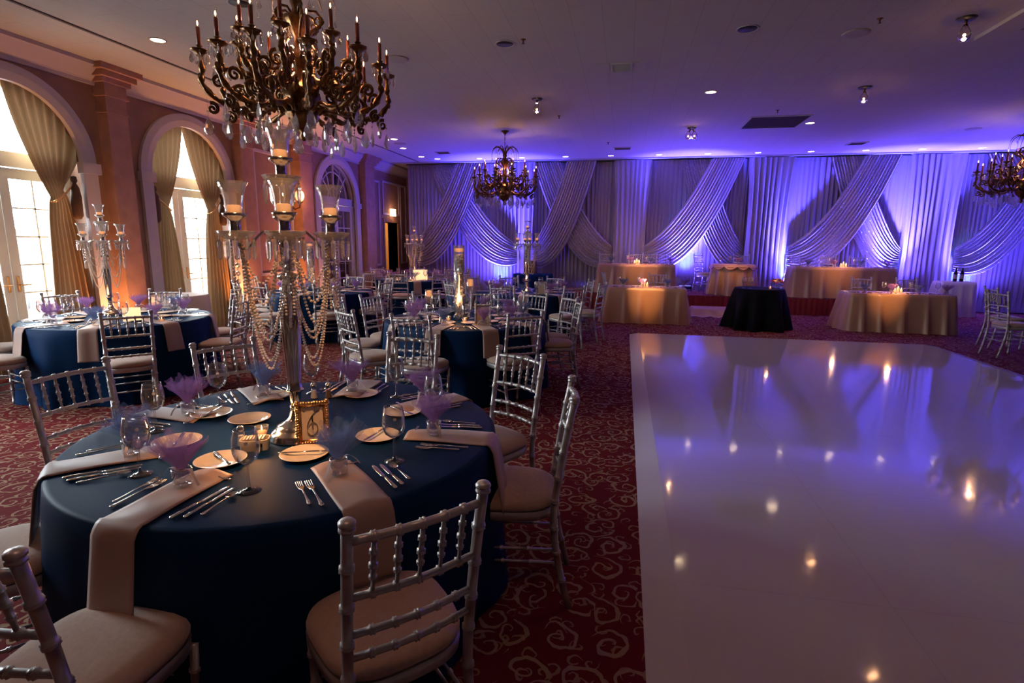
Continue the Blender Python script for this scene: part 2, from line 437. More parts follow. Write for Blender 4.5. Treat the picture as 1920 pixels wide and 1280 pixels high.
# french doors with lunettes (arch 0..2) and the interior arch 3
def french(n, c, r, X, zt=2.36, rows=6, deep=.05, lun_x=None, curved=False, mirror=False):
    root = empty('door_%d' % n, (X, c, 0)); root['kind'] = 'structure'
    H = zt
    fr = MB(); d = deep
    fr.box(-d, d, -r, r, H, H + .17)                           # transom beam
    fr.box(-d, d, -r, -r + .07, 0, H); fr.box(-d, d, r - .07, r, 0, H)
    # lunette ring
    nn = 28; b = len(fr.v)
    for kk in range(nn + 1):
        a = PI * kk / nn
        for (q, xx) in ((r - .06, -d), (r - .06, d), (r, d), (r, -d)):
            fr.v.append((xx, -q * math.cos(a), SPR + q * math.sin(a)))
    for kk in range(nn):
        for q in range(4): fr.f.append((b + kk * 4 + q, b + kk * 4 + (q + 1) % 4, b + (kk + 1) * 4 + (q + 1) % 4, b + (kk + 1) * 4 + q))
    if curved:
        fr.box(-.02, .02, -.018, .018, SPR, SPR + r)
        for s in (-1, 1):
            fr.tube([(0, s * .1, SPR + .08), (0, s * .62, SPR + .62)], .018, 6)
            fr.tube([(0, s * .12, SPR + .1), (0, s * .34, SPR + .75)], .014, 6)
        for q in (.26, .58):
            fr.tube([(0, -q * math.cos(PI * t / 20), SPR + .05 + q * 1.05 * math.sin(PI * t / 20)) for t in range(21)], .016, 6)
    fr.build('door_frame', M['frame'] if not curved else M['trim'], root, False)
    pn = MB()
    pts = [(0, -(r - .05) * math.cos(PI * t / 24), SPR + (r - .05) * math.sin(PI * t / 24)) for t in range(25)]
    b = len(pn.v); pn.v += pts + [(0, (r - .05), H + .17), (0, -(r - .05), H + .17)]; pn.f.append(tuple(b + q for q in range(27)))
    pn.build('lunette_pane', M['pane'] if not mirror else M['mirrorpane'], root, False)
    for s in (-1, 1):
        y0, y1 = (0.004, r - .075) if s > 0 else (-r + .075, -.004)
        lf = MB(); st = .105
        lf.box(-.025, .025, y0, y0 + st, 0.01, H - .01); lf.box(-.025, .025, y1 - st, y1, 0.01, H - .01)
        lf.box(-.025, .025, y0 + st, y1 - st, H - .13, H - .01); lf.box(-.025, .025, y0 + st, y1 - st, .01, .27)
        ym = (y0 + y1) / 2
        lf.box(-.012, .012, ym - .01, ym + .01, .27, H - .13)
        for q in range(1, rows):
            z = .27 + (H - .4) * q / rows; lf.box(-.012, .012, y0 + st, y1 - st, z - .009, z + .009)
        leaf = lf.build('door_leaf', M['frame'] if not curved else M['trim'], root, False)
        g = MB(); g.box(-.003, .003, y0 + st, y1 - st, .27, H - .13); g.build('window_pane', M['pane'] if not mirror else M['mirrorpane'], leaf, False)
        h = MB(); yy = y0 + .05 if s > 0 else y1 - .05
        h.box(.025, .034, yy - .014, yy + .014, .94, 1.12); h.tube([(.034, yy, 1.02), (.075, yy, 1.02), (.08, yy + s * .1, 1.02)], .009, 6)
        h.build('door_handle', M['gold'], leaf)
    return root
M['mirrorpane'] = mat('mirrored_glass', (.55, .55, .62), .03, 1)
for n, (c, r) in enumerate(ARCH): french(n + 1, c, r - .0, XW - .30)
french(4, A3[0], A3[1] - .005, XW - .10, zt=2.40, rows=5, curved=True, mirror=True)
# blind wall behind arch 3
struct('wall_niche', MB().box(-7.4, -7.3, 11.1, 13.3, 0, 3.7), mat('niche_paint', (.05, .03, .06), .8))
# doorway 5
root = empty('door_5', (XW, (DOOR[0] + DOOR[1]) / 2, 0)); root['kind'] = 'structure'
mb = MB(); hw = .46
mb.box(-.3, .03, -hw - .08, -hw, 0, 2.1); mb.box(-.3, .03, hw, hw + .08, 0, 2.1); mb.box(-.3, .03, -hw - .08, hw + .08, 2.1, 2.2)
mb.build('door_frame', M['wall'], root, False)
mb = MB().box(-.75, -.70, -.44, .0, .01, 2.08); mb.build('door_leaf', mat('pale_door_leaf', (.45, .38, .42), .6), root, False)
# panel mouldings on the plain parts of the wall
def panel(y0, y1, z0, z1, w=.05):
    global k
    mb = MB(); a, b = XW - .005, XW + .025
    mb.box(a, b, y0, y1, z1 - w, z1); mb.box(a, b, y0, y1, z0, z0 + w); mb.box(a, b, y0, y0 + w, z0 + w, z1 - w); mb.box(a, b, y1 - w, y1, z0 + w, z1 - w)
    struct('trim_%d' % k, mb, mat('panel_mould', (.44, .38, .46), .6)); k += 1
panel(9.15, 10.3, .9, 3.2); panel(13.98, 14.42, .9, 3.18); panel(14.62, 15.78, 2.3, 3.22); panel(15.86, 16.3, .9, 3.22)
panel(11.02, 11.03 + .02, .9, 1.0)
struct('baseboard_left', MB().box(XW - .01, XW + .02, 8.98, 11.0, 0, .16), M['trim'])
struct('baseboard_back', MB().box(XW, XR, YB - .02, YB, 0, .16), M['trim'])

# window curtains, one pair per french door
def curtain(c, s, r, label):
    X = XW - .085
    rnd = random.Random(int(c * 10) + s)
    ph = [rnd.random() * 6 for _ in range(3)]
    def fn(u, v):
        # u 0 inner .. 1 outer, v 0 top .. 1 bottom
        yt = u * (r + .035); zt = SPR + math.sqrt(max(0, (r + .04) ** 2 - yt * yt))
        zk, zb = 2.04, .015
        if v < .45:
            t = v / .45
            yk = .40 + u * .17; e = t ** 1.25
            bow = math.sin(PI * t) * (-.10 * (1 - u) + .0)
            y_ = yt + (yk - yt) * e + bow * .3; z = zt + (zk + (.10 * u) - zt) * t
            amp = .022 * (1 - .55 * t)
        else:
            t = (v - .45) / .55
            yk = .40 + u * .17; yb = .24 + u * (r + .03 - .24); e = min(1, t * 1.15) ** .55
            y_ = yk + (yb - yk) * e; z = zk + .10 * u * (1 - t) + (zb - zk) * t
            amp = .012 + .022 * min(1, t * 3)
        x = X + amp * math.sin(u * 2 * PI * 7.5 + ph[0] + .5 * math.sin(v * 3 + ph[1])) + amp * .4 * math.sin(u * 41 + ph[2]) - (.0)
        if .36 < v < .54: x += .03 * math.cos((v - .45) / .09 * PI / 2) * math.sin(PI * u)
        return (x, c + s * y_, z)
    root = empty('window_curtain', (0, 0, 0))
    MB().grid(fn, 64, 60).build('curtain_panel', M['curtain'], root)
    tb = MB(); pts = [(X + .05, c + s * (.385 + .02), 1.99), (X + .062, c + s * .47, 2.03), (X + .05, c + s * .56, 2.10), (X + .03, c + s * .66, 2.19), (X + .04, c + s * .70, 2.24)]
    tb.tube(pts, .012, 8); tb.tube([(X - .03, c + s * .385, 1.98), pts[0]], .012, 8)
    tb.build('tieback_cord', M['gold'], root)
    ts = MB(); q = (X + .05, c + s * .685, 2.26)
    ts.lathe([(.008, .06), (.03, .05), (.035, 0), (.02, -.03), (.045, -.08), (.06, -.20), (.055, -.42), (.03, -.46)], 14, q, rfn=lambda a, z: 1 + .12 * math.sin(a * 7))
    ts.build('tassel', mat('brown_tassel', (.10, .05, .03), .8), root)
    tag(root, label, 'curtain', 'gold curtains at the arched windows')
    return root
wn = ['at the first arched window, off the left edge of the view', 'at the second arched window, behind the navy table at the left', 'at the third arched window, nearest the back of the room']
for n, (c, r) in enumerate(ARCH):
    if n == 0: continue
    curtain(c, -1, r, 'gold curtain tied back at the left of ' + ['', 'the large window at the photo edge', 'the window right of the pilaster'][n])
    curtain(c, 1, r, 'gold curtain tied back at the right of ' + ['', 'the large window at the photo edge', 'the window right of the pilaster'][n])

# outside: patio and a low brick wall in daylight
struct('ground_patio', MB().box(-16, -7.0, -6, 16, -.15, -.06), mat('patio_stone', (.6, .58, .55), .9))
def brick():
    m = mat('pale_brick', (.5, .3, .24), .9); N, L, b = nodes(m)
    br = N.new('ShaderNodeTexBrick'); tc = N.new('ShaderNodeNewGeometry'); sp = N.new('ShaderNodeSeparateXYZ'); cb = N.new('ShaderNodeCombineXYZ')
    L.new(tc.outputs['Position'], sp.inputs[0]); L.new(sp.outputs[1], cb.inputs[0]); L.new(sp.outputs[2], cb.inputs[1]); L.new(cb.outputs[0], br.inputs[0])
    br.inputs['Scale'].default_value = 1; br.inputs['Brick Width'].default_value = .5; br.inputs['Row Height'].default_value = .2; br.inputs['Mortar Size'].default_value = .02
    br.inputs['Color1'].default_value = (.16, .075, .055, 1); br.inputs['Color2'].default_value = (.20, .10, .075, 1); br.inputs['Mortar'].default_value = (.34, .3, .28, 1)
    L.new(br.outputs['Color'], b.inputs['Base Color']); return m
struct('wall_patio', MB().box(-12.2, -12, -6, 16, -.1, 1.75), brick())

# dance floor
root = empty('dance_floor', (0, 0, 0)); tag(root, 'glossy white square dance floor laid over the red carpet', 'dance floor')
MB().box(.30, 4.74, -3.0, 9.66, .0, .028).build('floor_panel', M['dance'], root, False)
mb = MB()
def ramp(a, b, c, d, side):
    v = {'L': [(a, c, .002), (b, c, .028), (b, d, .028), (a, d, .002)], 'R': [(a, c, .028), (b, c, .002), (b, d, .002), (a, d, .028)], 'B': [(a, c, .028), (b, c, .028), (b, d, .002), (a, d, .002)]}[side]
    n = len(mb.v); mb.v.extend(v); mb.f.append((n, n + 1, n + 2, n + 3))
ramp(.145, .30, -3, 9.66, 'L'); ramp(4.74, 4.9, -3, 9.66, 'R'); ramp(.145, 4.9, 9.66, 9.80, 'B')
mb.build('edge_ramp', mat('white_edge_ramp', (.56, .52, .56), .18), root, False)

# stage
SX0, SX1, SY0, SZ = -1.6, 6.9, 13.40, .38
root = empty('stage_platform', ((SX0 + SX1) / 2, SY0, 0)); tag(root, 'low stage with red carpet top and dark red pleated skirt before the drapes', 'stage')
xo = -(SX0 + SX1) / 2
MB().box(SX0 + xo, SX1 + xo, .0, 1.45, SZ - .06, SZ).build('stage_deck', M['carpet'], root, False)
def skf(u, v):
    return (SX0 + xo + u * (SX1 - SX0), -.02 + .012 * math.sin(u * 8.5 * 2 * PI * 9) - .01 * v, SZ - .005 - v * (SZ - .005))
mb = MB().grid(skf, 1100, 2); mb.build('stage_skirt', M['skirt'], root)
mb = MB().grid(lambda u, v: (SX1 + xo + .01 + .012 * math.sin(u * 2 * PI * 13), u * 1.45, SZ - v * SZ), 160, 2); mb.build('stage_skirt', M['skirt'], root)
mb = MB().grid(lambda u, v: (SX0 + xo - .01 + .012 * math.sin(u * 2 * PI * 13), u * 1.45, SZ - v * SZ), 160, 2); mb.build('stage_skirt', M['skirt'], root)
# step in front of the stage
root = empty('stage_step', (2.10, 12.85, 0)); tag(root, 'low step covered with draped champagne cloth in front of the stage', 'step')
def stepf(u, v):
    # draped cloth over a box .9 x .5 x .16
    X = (u - .5) * 1.5; Y = (v - .5) * .95
    dx = max(0, abs(X) - .55); dy = max(0, abs(Y) - .28); d = max(dx, dy)
    z = max(.012 + .006 * math.sin(X * 23), .17 - d * 1.35) + .008 * math.sin(X * 19 + Y * 13) * (d > .02)
    return (X, Y, z)
MB().grid(stepf, 60, 40).build('cloth_cover', M['gold_cloth'], root)
# ================================================================ backdrop
YD = 15.06; ZT = 3.665
def pleat(name, x0, x1, y, z0, z1, matr, amp=.03, per=.11, seed=0, lab=None, cat='drape', group=None, gather=1.0, flare=0):
    rnd = random.Random(seed); ph = [rnd.random() * 6.28 for _ in range(5)]
    W = x1 - x0; nu = int(W / per * 8); nv = 14
    xm = (x0 + x1) / 2
    def fn(u, v):
        x = x0 + u * W
        p = (x - x0) / per * 2 * PI + 1.6 * math.sin(x * 3.1 + ph[0]) + .9 * math.sin(x * 7.3 + ph[1])
        a = amp * (.75 + .45 * math.sin(x * 2.3 + ph[2])) * (.55 + .45 * min(1, v * 4))
        yy = y + a * math.sin(p + .5 * math.sin(v * 2.5 + ph[3])) + a * .35 * math.sin(2.13 * p + ph[4])
        xx = xm + (x - xm) * (1 - (1 - gather) * math.sin(PI * min(1, v * .9))) + .008 * math.sin(v * 5 + p * .3)
        yy -= flare * v ** 6
        return (xx, yy, z1 - v * (z1 - z0))
    o = MB().grid(fn, nu, nv).build(name, matr)
    if lab: tag(o, lab, cat, group)
    return o
edges = [-6.05, -2.66, -.33, 2.94, 3.95, 6.5, 7.6, 12.4]
G = 'ivory backdrop curtains behind the stage'
names = ['leftmost stretch of pleated ivory backdrop, beside the exit door wall', 'pleated ivory backdrop behind the cocktail table with the brown box',
         'pleated ivory backdrop behind the left raised table', 'pleated ivory backdrop just right of the sweetheart table', 'pleated ivory backdrop behind the right raised table',
         'pleated ivory backdrop behind the small table with wine bottles', 'rightmost stretch of pleated ivory backdrop, behind the chairs at the photo edge']
for i in range(len(edges) - 1):
    pleat('backdrop_curtain', edges[i] - .04 * (i % 2), edges[i + 1] + .04 * (i % 2), YD + .08 * (i % 2), .02, ZT, M['drape'], .028, .105, i, names[i], 'curtain', G)
# free hanging columns in front
cols = [(-2.92, -2.42, 'narrow vertical drape column behind the tall candelabra and brown box', .045), (-.36, .58, 'vertical drape column between the second and third swag pairs', .04),
        (2.90, 3.98, 'vertical drape column right of the round sweetheart table', .05), (6.47, 7.62, 'broad vertical drape column left of the small wine table', .05)]
for i, (a, b, l, am) in enumerate(cols):
    pleat('drape_column', a, b, YD - .17, .02 if a < -1.7 or a > 6 else .4, ZT, M['drape'], am * .8, .125, 20 + i, l, 'curtain', 'free hanging drape columns', .86 if i else .8, .03)
MB().tube([(-6.1, YD, ZT + .012), (12.45, YD, ZT + .012)], .012, 8).build('drape_rail', M['dark']).__setitem__('kind', 'structure')

# crossing swags: (top x left, top x right, end x, end z high, end z low)
def swag(xa, xb, xe, zh, zl, y, matr, seed, lab, nf=12, sag=.55, front=0):
    s = 1 if xe > (xa + xb) / 2 else -1
    rnd = random.Random(seed); ph = rnd.random() * 6
    def fn(t_, w_):
        # w across (0 = upper / outer edge toward the end), t along
        t, u = w_, t_
        # top: u=0 is the side nearest the end point
        x0 = (xb if s > 0 else xa) + (u * (xa - xb) if s > 0 else u * (xb - xa)); z0 = ZT - .01
        x1 = xe; z1 = zh + (zl - zh) * u
        # control: falls steeply, then sweeps sideways; lower folds sag more
        k = .40 + .20 * u
        xc = x0 + (x1 - x0) * (.52 - .02 * u); zc = z1 - (.10 + .42 * u) + .55 * (1 - u)
        a = (1 - t) ** 2; b = 2 * t * (1 - t); c = t * t
        x = a * x0 + b * xc + c * x1; z = a * z0 + b * zc + c * z1
        bul = math.sin(PI * min(1, t)) * .10
        am = .024 + .010 * t
        p = u * nf * 2 * PI + ph + .8 * math.sin(t * 3 + ph)
        yy = y - bul + am * math.sin(p) + .3 * am * math.sin(2.3 * p)
        z += .012 * math.cos(p) * t
        return (x, yy, max(z, .03))
    o = MB().grid(fn, 150, 36).build('swag_drape', matr)
    tag(o, lab, 'curtain', 'crossing swags of the backdrop'); return o
SW = [(-5.4, -3.85, -4.55, -5.85, -2.86, 'first'), (-2.5, -.85, -1.35, -2.46, -.34, 'second'), (1.3, 2.75, 2.0, .50, 2.94, 'third'), (4.75, 6.2, 5.5, 3.96, 6.5, 'fourth'), (8.0, 9.6, 8.7, 7.6, 10.8, 'fifth')]
for i, (ta, tb, xm, xl, xr, nm) in enumerate(SW):
    # rear swag runs from upper left to lower right, front swag from upper right to lower left
    ordn = nm + ' pair from the left'
    swag(ta, ta + .75, xr, 1.50, .98, YD - .10, M['swag_sequin'], 50 + i, 'ivory swag sweeping down to the right, %s' % ordn)
    swag(tb - .72, tb + .05, xl, 1.52, .96, YD - .22, M['swag_sequin'] if i != 2 else M['swag'], 70 + i, 'ivory swag sweeping down to the left over its mate, %s' % ordn)
# ================================================================ light
def light(kind, name, loc, energy, color, size=.1, rot=None, target=None, spot=None, blend=.5, size_y=None):
    l = bpy.data.lights.new(name, kind); l.energy = energy; l.color = color
    if kind == 'AREA':
        l.size = size
        if size_y: l.shape = 'RECTANGLE'; l.size_y = size_y
    else: l.shadow_soft_size = size
    if spot: l.spot_size = R(spot); l.spot_blend = blend
    o = bpy.data.objects.new(name, l); col.objects.link(o); o.location = loc
    if target is not None: o.rotation_euler = (Vector(target) - Vector(loc)).to_track_quat('-Z', 'Y').to_euler()
    return o
w = bpy.data.worlds.new('sky'); sc.world = w; w.use_nodes = True
bg = w.node_tree.nodes['Background']; bg.inputs[0].default_value = (.82, .95, 1, 1); bg.inputs[1].default_value = 24.0
for (c, r) in ARCH:
    p = light('AREA', 'daylight_portal', (XW - .45, c, 1.75), 1, (1, 1, 1), 3.3, target=(5, c, 1.75), size_y=1.7)
    p.rotation_euler = (0, R(-90), 0); p.data.size = 3.3; p.data.size_y = 1.7
    p.data.cycles.is_portal = True
BL = (.16, .10, 1.0)
UP = [(-3.35, .0), (-.75, .0), (1.55, SZ), (3.95, SZ), (6.3, SZ), (7.9, 0), (10.6, 0)]
for i, (x, z) in enumerate(UP):
    root = empty('uplight', (x, YD - .42, z)); tag(root, 'black uplight standing at the foot of the drapes, ' + ['behind the cocktail table', 'behind the left raised table', 'left of the sweetheart table', 'left of the right raised table', 'right of the right raised table', 'beside the small wine table', 'behind the chairs at the right edge'][i], 'lamp', 'black uplights along the backdrop')
    b = MB(); b.box(-.15, .15, -.05, .05, .05, .13); b.build('lamp_body', M['dark'], root, False)
    b = MB(); b.box(-.17, -.155, -.04, .04, 0, .12); b.box(.155, .17, -.04, .04, 0, .12); b.box(-.17, .17, -.04, .04, 0, .008); b.build('yoke', M['dark'], root, False)
    b = MB(); b.box(-.14, .14, -.04, .04, .13, .134); b.build('lens', mat('blue_lens', (.2, .2, 1), .2, emis=(.3, .35, 1), es=1.2), root, False)
    light('SPOT', 'blue_uplight_and_fill', (x, YD - .62, z + .15), 520, (.09, .06, 1.0), .22, target=(x, YD - .8, 3.6), spot=150, blend=1)  # extra wide spot added to tint the ceiling violet, beyond the real spill
    light('SPOT', 'blue_uplight_and_fill', (x, YD - .66, z + .15), 4800, (.06, .05, 1.0), .05, target=(x, YD + .05, 3.5), spot=62, blend=1)
    light('SPOT', 'blue_uplight_and_fill', (x, YD - .42, z + .15), 110, (.16, .42, 1.0), .04, target=(x, YD + .35, 1.9 + z), spot=55, blend=1)
# amber uplights at the pilasters of the left wall
for (y0, e, cc, dx) in ((5.98, 120, (1, .42, .14), .28), (6.6, 40, (1, .4, .16), .5), (8.45, 150, (1, .40, .12), .30), (9.6, 70, (1, .36, .12), .5), (10.18, 110, (1, .40, .13), .3), (11.0, 30, (1, .36, .12), .4), (13.1, 80, (1, .3, .08), .3), (7.66, 10, (1, .4, .12), .4), (5.1, 8, (1, .4, .12), .4)):
    light('SPOT', 'amber_uplight', (XW + dx, y0, .12), e, cc, .06, target=(XW - .02, y0 + .12, 2.6), spot=80, blend=1)
for (x, y, e) in ((-1.34, 1.99, 190), (-1.66, 5.5, 90), (-5.25, 4.75, 80), (-4.95, 8.3, 80), (-4.6, 11.5, 110), (-1.6, 9.1, 50)):
    light('SPOT', 'pin_spot', (x + .5, y - .7, 3.66), e, (1, .48, .18), .03, target=(x, y, .74), spot=26, blend=1)
# chandeliers
for (x, y) in ((-2.39, 3.9), (-2.39, 10.97), (6.5, 11.0)):
    light('POINT', 'chandelier_glow', (x, y, 2.98), 30, (1, .5, .27), .06)
# candle and pin-spot light on tables
light('POINT', 'candle_glow', (-1.47, 1.92, .86), 1.6, (1, .45, .15), .02)
for (x, y, z, e) in ((-1.69, 5.6, .95, 1.2), (-5.45, 4.8, .95, 1.6), (-4.9, 8.3, .95, 1.6), (-4.6, 11.5, .95, 3), (-1.6, 9.1, .95, 1)):
    light('POINT', 'candle_glow', (x, y - .1, z), e, (1, .5, .2), .05)
for (x, y, e) in ((-3.5, .2, 16), (1.1, 3.9, 16), (-.5, .55, 15), (3.1, 1.6, 8), (-3.6, 4.9, 0), (5.4, 6.2, 10), (-1.4, 8.68, 12)):  # mostly unseen lamps added to warm the foreground, without fixtures
    if e: light('SPOT', 'downlight_and_fill', (x, y, 3.67), e, (1, .5, .34), .06, target=(x, y, 0), spot=125, blend=1)
def pin(x, y, tgt, e, ang=40, c=(1, .47, .15)): light('SPOT', 'pin_spot', (x, y, 3.66), e, c, .03, target=tgt, spot=ang, blend=1)
pin(.45, 9.6, (.45, 11.2, .60), 520, 14); pin(.45, 11.9, (.4, 13.9, 1.1), 330, 24); pin(4.9, 9.6, (4.75, 11.3, .6), 420, 14); pin(4.75, 11.9, (4.7, 13.9, 1.1), 280, 24)
pin(2.5, 11.9, (2.5, 13.8, 1.0), 210, 20)
# dim recessed downlights
for (x, y, e) in ((-5.095, 5.556, 60), (1.106, 8.71, 30), (3.13, 11.11, 40), (-4.9, 11.44, 50), (-5.16, 12.55, 40), (-5.2, 13.84, 30)):
    light('SPOT', 'downlight_and_fill', (x, y, 3.68), e, (1, .6, .38), .05, target=(x, y, 0), spot=110, blend=1)
for x in (-3.80, -2.68, -1.56, -.44, .72, 1.85, 2.98, 4.13, 5.28, 6.42, 7.59):
    light('SPOT', 'downlight_and_fill', (x, 14.36, 3.68), 15, (1, .52, .45), .05, target=(x, 14.0, 0), spot=75, blend=1)
light('POINT', 'corridor_lamp', (-7.9, 15.2, 2.3), 40, (1, .62, .25), .15)
# ================================================================ banquet chairs
def rings(z0, z1, r, marks, rr=.0052, hw=.0048, base=None):
    """radius profile along a straight member with bamboo style rings at the marks (0..1)"""
    L = z1 - z0; pts = [(z0, r)]
    for m in marks:
        z = z0 + L * m
        pts += [(z - hw * 1.7, r), (z - hw, r + rr * .9), (z - hw * .2, r + rr * .55), (z + hw * .2, r + rr * .55), (z + hw, r + rr * .9), (z + hw * 1.7, r)]
    pts.append((z1, r)); return pts
def member(mb, fn, L, r, marks, n=8, extra=()):
    """tube along fn(t) with rings"""
    ts = []
    for (z, rad) in rings(0, L, r, marks): ts.append((max(0, min(1, z / L)), rad))
    for e in extra:
        ts.append((e, r))
    ts.sort(key=lambda q: q[0])
    out = []
    for t, rad in ts:
        if out and abs(out[-1][0] - t) < 1e-5: continue
        out.append((t, rad))
    mb.tube([fn(t) for t, _ in out], [q for _, q in out], n)
def make_chair():
    root = empty('ballroom_chair')
    # seat frame and cushion (front at +y)
    def outline(s, n=40):
        pts = []
        for k in range(n):
            a = 2 * PI * k / n; c, d = math.cos(a), math.sin(a); e = .62
            x = .20 * s * math.copysign(abs(c) ** e, c); y = .195 * s * math.copysign(abs(d) ** e, d)
            x *= 1 + .06 * (y / .195); pts.append((x, y))
        return pts
    def slab(levels):
        mb = MB(); n = 40
        for (s, z) in levels:
            mb.v += [(x, y, z) for x, y in outline(s)]
        for j in range(len(levels) - 1):
            for i in range(n): mb.f.append((j * n + i, j * n + (i + 1) % n, (j + 1) * n + (i + 1) % n, (j + 1) * n + i))
        mb.f.append(tuple(reversed(range(n)))); mb.f.append(tuple((len(levels) - 1) * n + i for i in range(n)))
        return mb
    slab([(.97, .405), (1.0, .41), (1.01, .44), (.99, .447)]).build('seat_frame', M['silver'], root, sharp=50)
    slab([(.95, .448), (1.0, .456), (1.01, .468), (.985, .482), (.90, .495), (.7, .503), (.4, .507), (.05, .508)]).build('seat_cushion', M['cushion'], root)
    # rear legs rise into the back posts
    def post(s):
        def fn(t):
            z = .935 * t
            if z < .43: y = -.185 - .075 * (1 - z / .43) ** 1.6
            else: y = -.185 - .075 * ((z - .43) / .505) ** 1.3
            return (s * (.165 + .012 * t), y, z)
        return fn
    for s in (-1, 1):
        mb = MB(); fn = post(s)
        member(mb, fn, .935, .0150, [.14, .28, .40, .53, .64, .76, .88], extra=[q / 14 for q in range(15)])
        p = fn(1)
        mb.lathe([(.015, -.012), (.020, -.008), (.0205, -.002), (.016, .001), (.0205, .006), (.021, .012), (.015, .019), (.001, .022)], 10, p)
        mb.build('leg', M['silver'], root)
        mb = MB(); ffn = lambda t, s=s: (s * (.172 - .012 * t + .004), .158 - .008 * t, .41 * (1 - t))
        member(mb, ffn, .41, .0135, [.2, .45, .7, .92]); mb.build('leg', M['silver'], root)
    def cross(z, bow=.022):
        a = post(-1)(z / .935); b = post(1)(z / .935)
        return lambda t: (a[0] + (b[0] - a[0]) * t, a[1] - bow * math.sin(PI * t), z + .004 * math.sin(PI * t))
    for z, nm in ((.895, 'top_rail'), (.735, 'back_rail'), (.625, 'back_rail'), (.555, 'back_rail')):
        mb = MB(); member(mb, cross(z), .35, (.0112 if z > .8 else .0098), [1 / 6, 2 / 6, 3 / 6, 4 / 6, 5 / 6], extra=[q / 10 for q in range(11)]); mb.build(nm, M['silver'], root)
    for k in range(1, 6):
        a, b = Vector(cross(.735)(k / 6)), Vector(cross(.895)(k / 6))
        mb = MB(); rs = rings(0, .16, .0066, [.28, .5, .74], .0042, .0036)
        mb.tube([a.lerp(b, z / .16) for z, _ in rs], [r * (1.25 if .3 < z / .16 < .8 else 1) * (.8 + .4 * (.5 - abs(z / .16 - .5))) for z, r in rs], 6)
        mb.build('spindle', M['silver'], root)
    for (p, q) in (((-.166, .155, .30), (.166, .155, .30)), ((-.166, .155, .24), (.166, .155, .24)), ((-.17, .15, .27), (-.166, -.20, .27)), ((.17, .15, .27), (.166, -.20, .27)), ((-.17, .15, .21), (-.166, -.215, .21)), ((.17, .15, .21), (.166, -.215, .21)), ((-.166, -.205, .24), (.166, -.205, .24))):
        mb = MB(); p, q = Vector(p), Vector(q); member(mb, lambda t: p.lerp(q, t), (q - p).length, .0062, [.33, .66], 6); mb.build('stretcher', M['silver'], root)
    return root
PCHAIR = Proto(make_chair())
def place_chair(bx, by, ang, label, group, z=0):
    """bx, by: point under the back tips; ang: direction the sitter faces"""
    c = PCHAIR.get(); f = Vector((math.cos(ang), math.sin(ang)))
    c.location = (bx + f.x * .26, by + f.y * .26, z); c.rotation_euler = (0, 0, ang - PI / 2)
    return tag(c, label, 'chair', group)

CLOCK = {6: 'nearest side', 5: 'near right corner', 4: 'lower right side', 3: 'right side', 2: 'upper right side', 1: 'far right corner', 0: 'far side', 11: 'far left corner', 10: 'upper left side', 9: 'left side', 8: 'lower left side', 7: 'near left corner'}
def clock(ang, cx, cy):
    to = math.atan2(-cy, -cx)         # direction from the table to the camera = six o'clock
    d = (ang - to) % (2 * PI)
    return int(round(6 - d / (PI / 6))) % 12
class Namer:
    def __init__(s): s.used = {}
    def get(s, key, ang, cx, cy):
        c = clock(ang, cx, cy); u = s.used.setdefault(key, set())
        for d in (0, 1, -1, 2, -2, 3, -3, 4, -4, 5, -5, 6):
            if (c + d) % 12 not in u: u.add((c + d) % 12); return CLOCK[(c + d) % 12]
        return CLOCK[c]
NM = Namer()

# ================================================================ tables
def round_cloth(Rt, H, nf=9, seed=0, amp=.028, flare=.035):
    rnd = random.Random(seed); ph = [rnd.random() * 6.28 for _ in range(4)]
    n = 160; rows = [(0, 0), (.5, 0), (.9, 0), (.975, -.001), (.992, -.004), (1.0, -.012)]
    mb = MB()
    def fold(a): return .5 + .5 * math.sin(nf * a + ph[0] + .9 * math.sin(2 * a + ph[1]) + .6 * math.sin(5 * a + ph[2]))
    for (r, z) in rows:
        for i in range(n):
            a = 2 * PI * i / n; mb.v.append((Rt * r * math.cos(a), Rt * r * math.sin(a), H + z))
    m = 12
    for j in range(1, m + 1):
        t = j / m
        for i in range(n):
            a = 2 * PI * i / n; f = fold(a)
            r = Rt + .004 + flare * t * (.3 + .7 * f) + amp * (t ** .8) * (f - .5) * 2 + .01 * t * math.sin(23 * a + ph[3])
            mb.v.append((r * math.cos(a), r * math.sin(a), H - .012 - (H - .018) * t))
    R_ = len(rows) + m
    for j in range(R_ - 1):
        for i in range(n): mb.f.append((j * n + i, (j + 1) * n + i, (j + 1) * n + (i + 1) % n, j * n + (i + 1) % n))
    return mb
def round_table(x, y, Rt, H, matr, label, seed=0, cat='table', group=None, nf=9, amp=.028, flare=.035, name='round_table', board=True):
    root = empty(name, (x, y, 0)); tag(root, label, cat, group)
    round_cloth(Rt, H, nf, seed, amp, flare).build('tablecloth', matr, root)
    return root
TB = {}
def T(key, x, y, Rt, nm, label, seed, H=.74):
    TB[key] = (x, y, Rt, nm, H); round_table(x, y, Rt, H, M['navy'], label, seed, group='round navy banquet tables')
T('T6', -1.38, 2.08, .87, 'foreground table', 'round navy-clothed foreground table carrying the number six card', 1)
T('T7', -1.67, 5.70, .86, 'middle table', 'round navy-clothed middle table carrying a tall crystal-filled cylinder', 2)
T('T2', -5.22, 4.82, .86, 'left table', 'round navy-clothed table at the left beside the windows', 3)
T('T4', -4.92, 8.30, .84, 'rear left table', 'round navy-clothed table seen behind the foreground candelabra', 4)
T('T5', -4.65, 11.6, .84, 'far left table', 'round navy-clothed table farthest back near the exit door', 5)
T('T8', -1.62, 9.12, .84, 'far middle table', 'round navy-clothed table with tall candelabra nearest the cocktail table', 6)

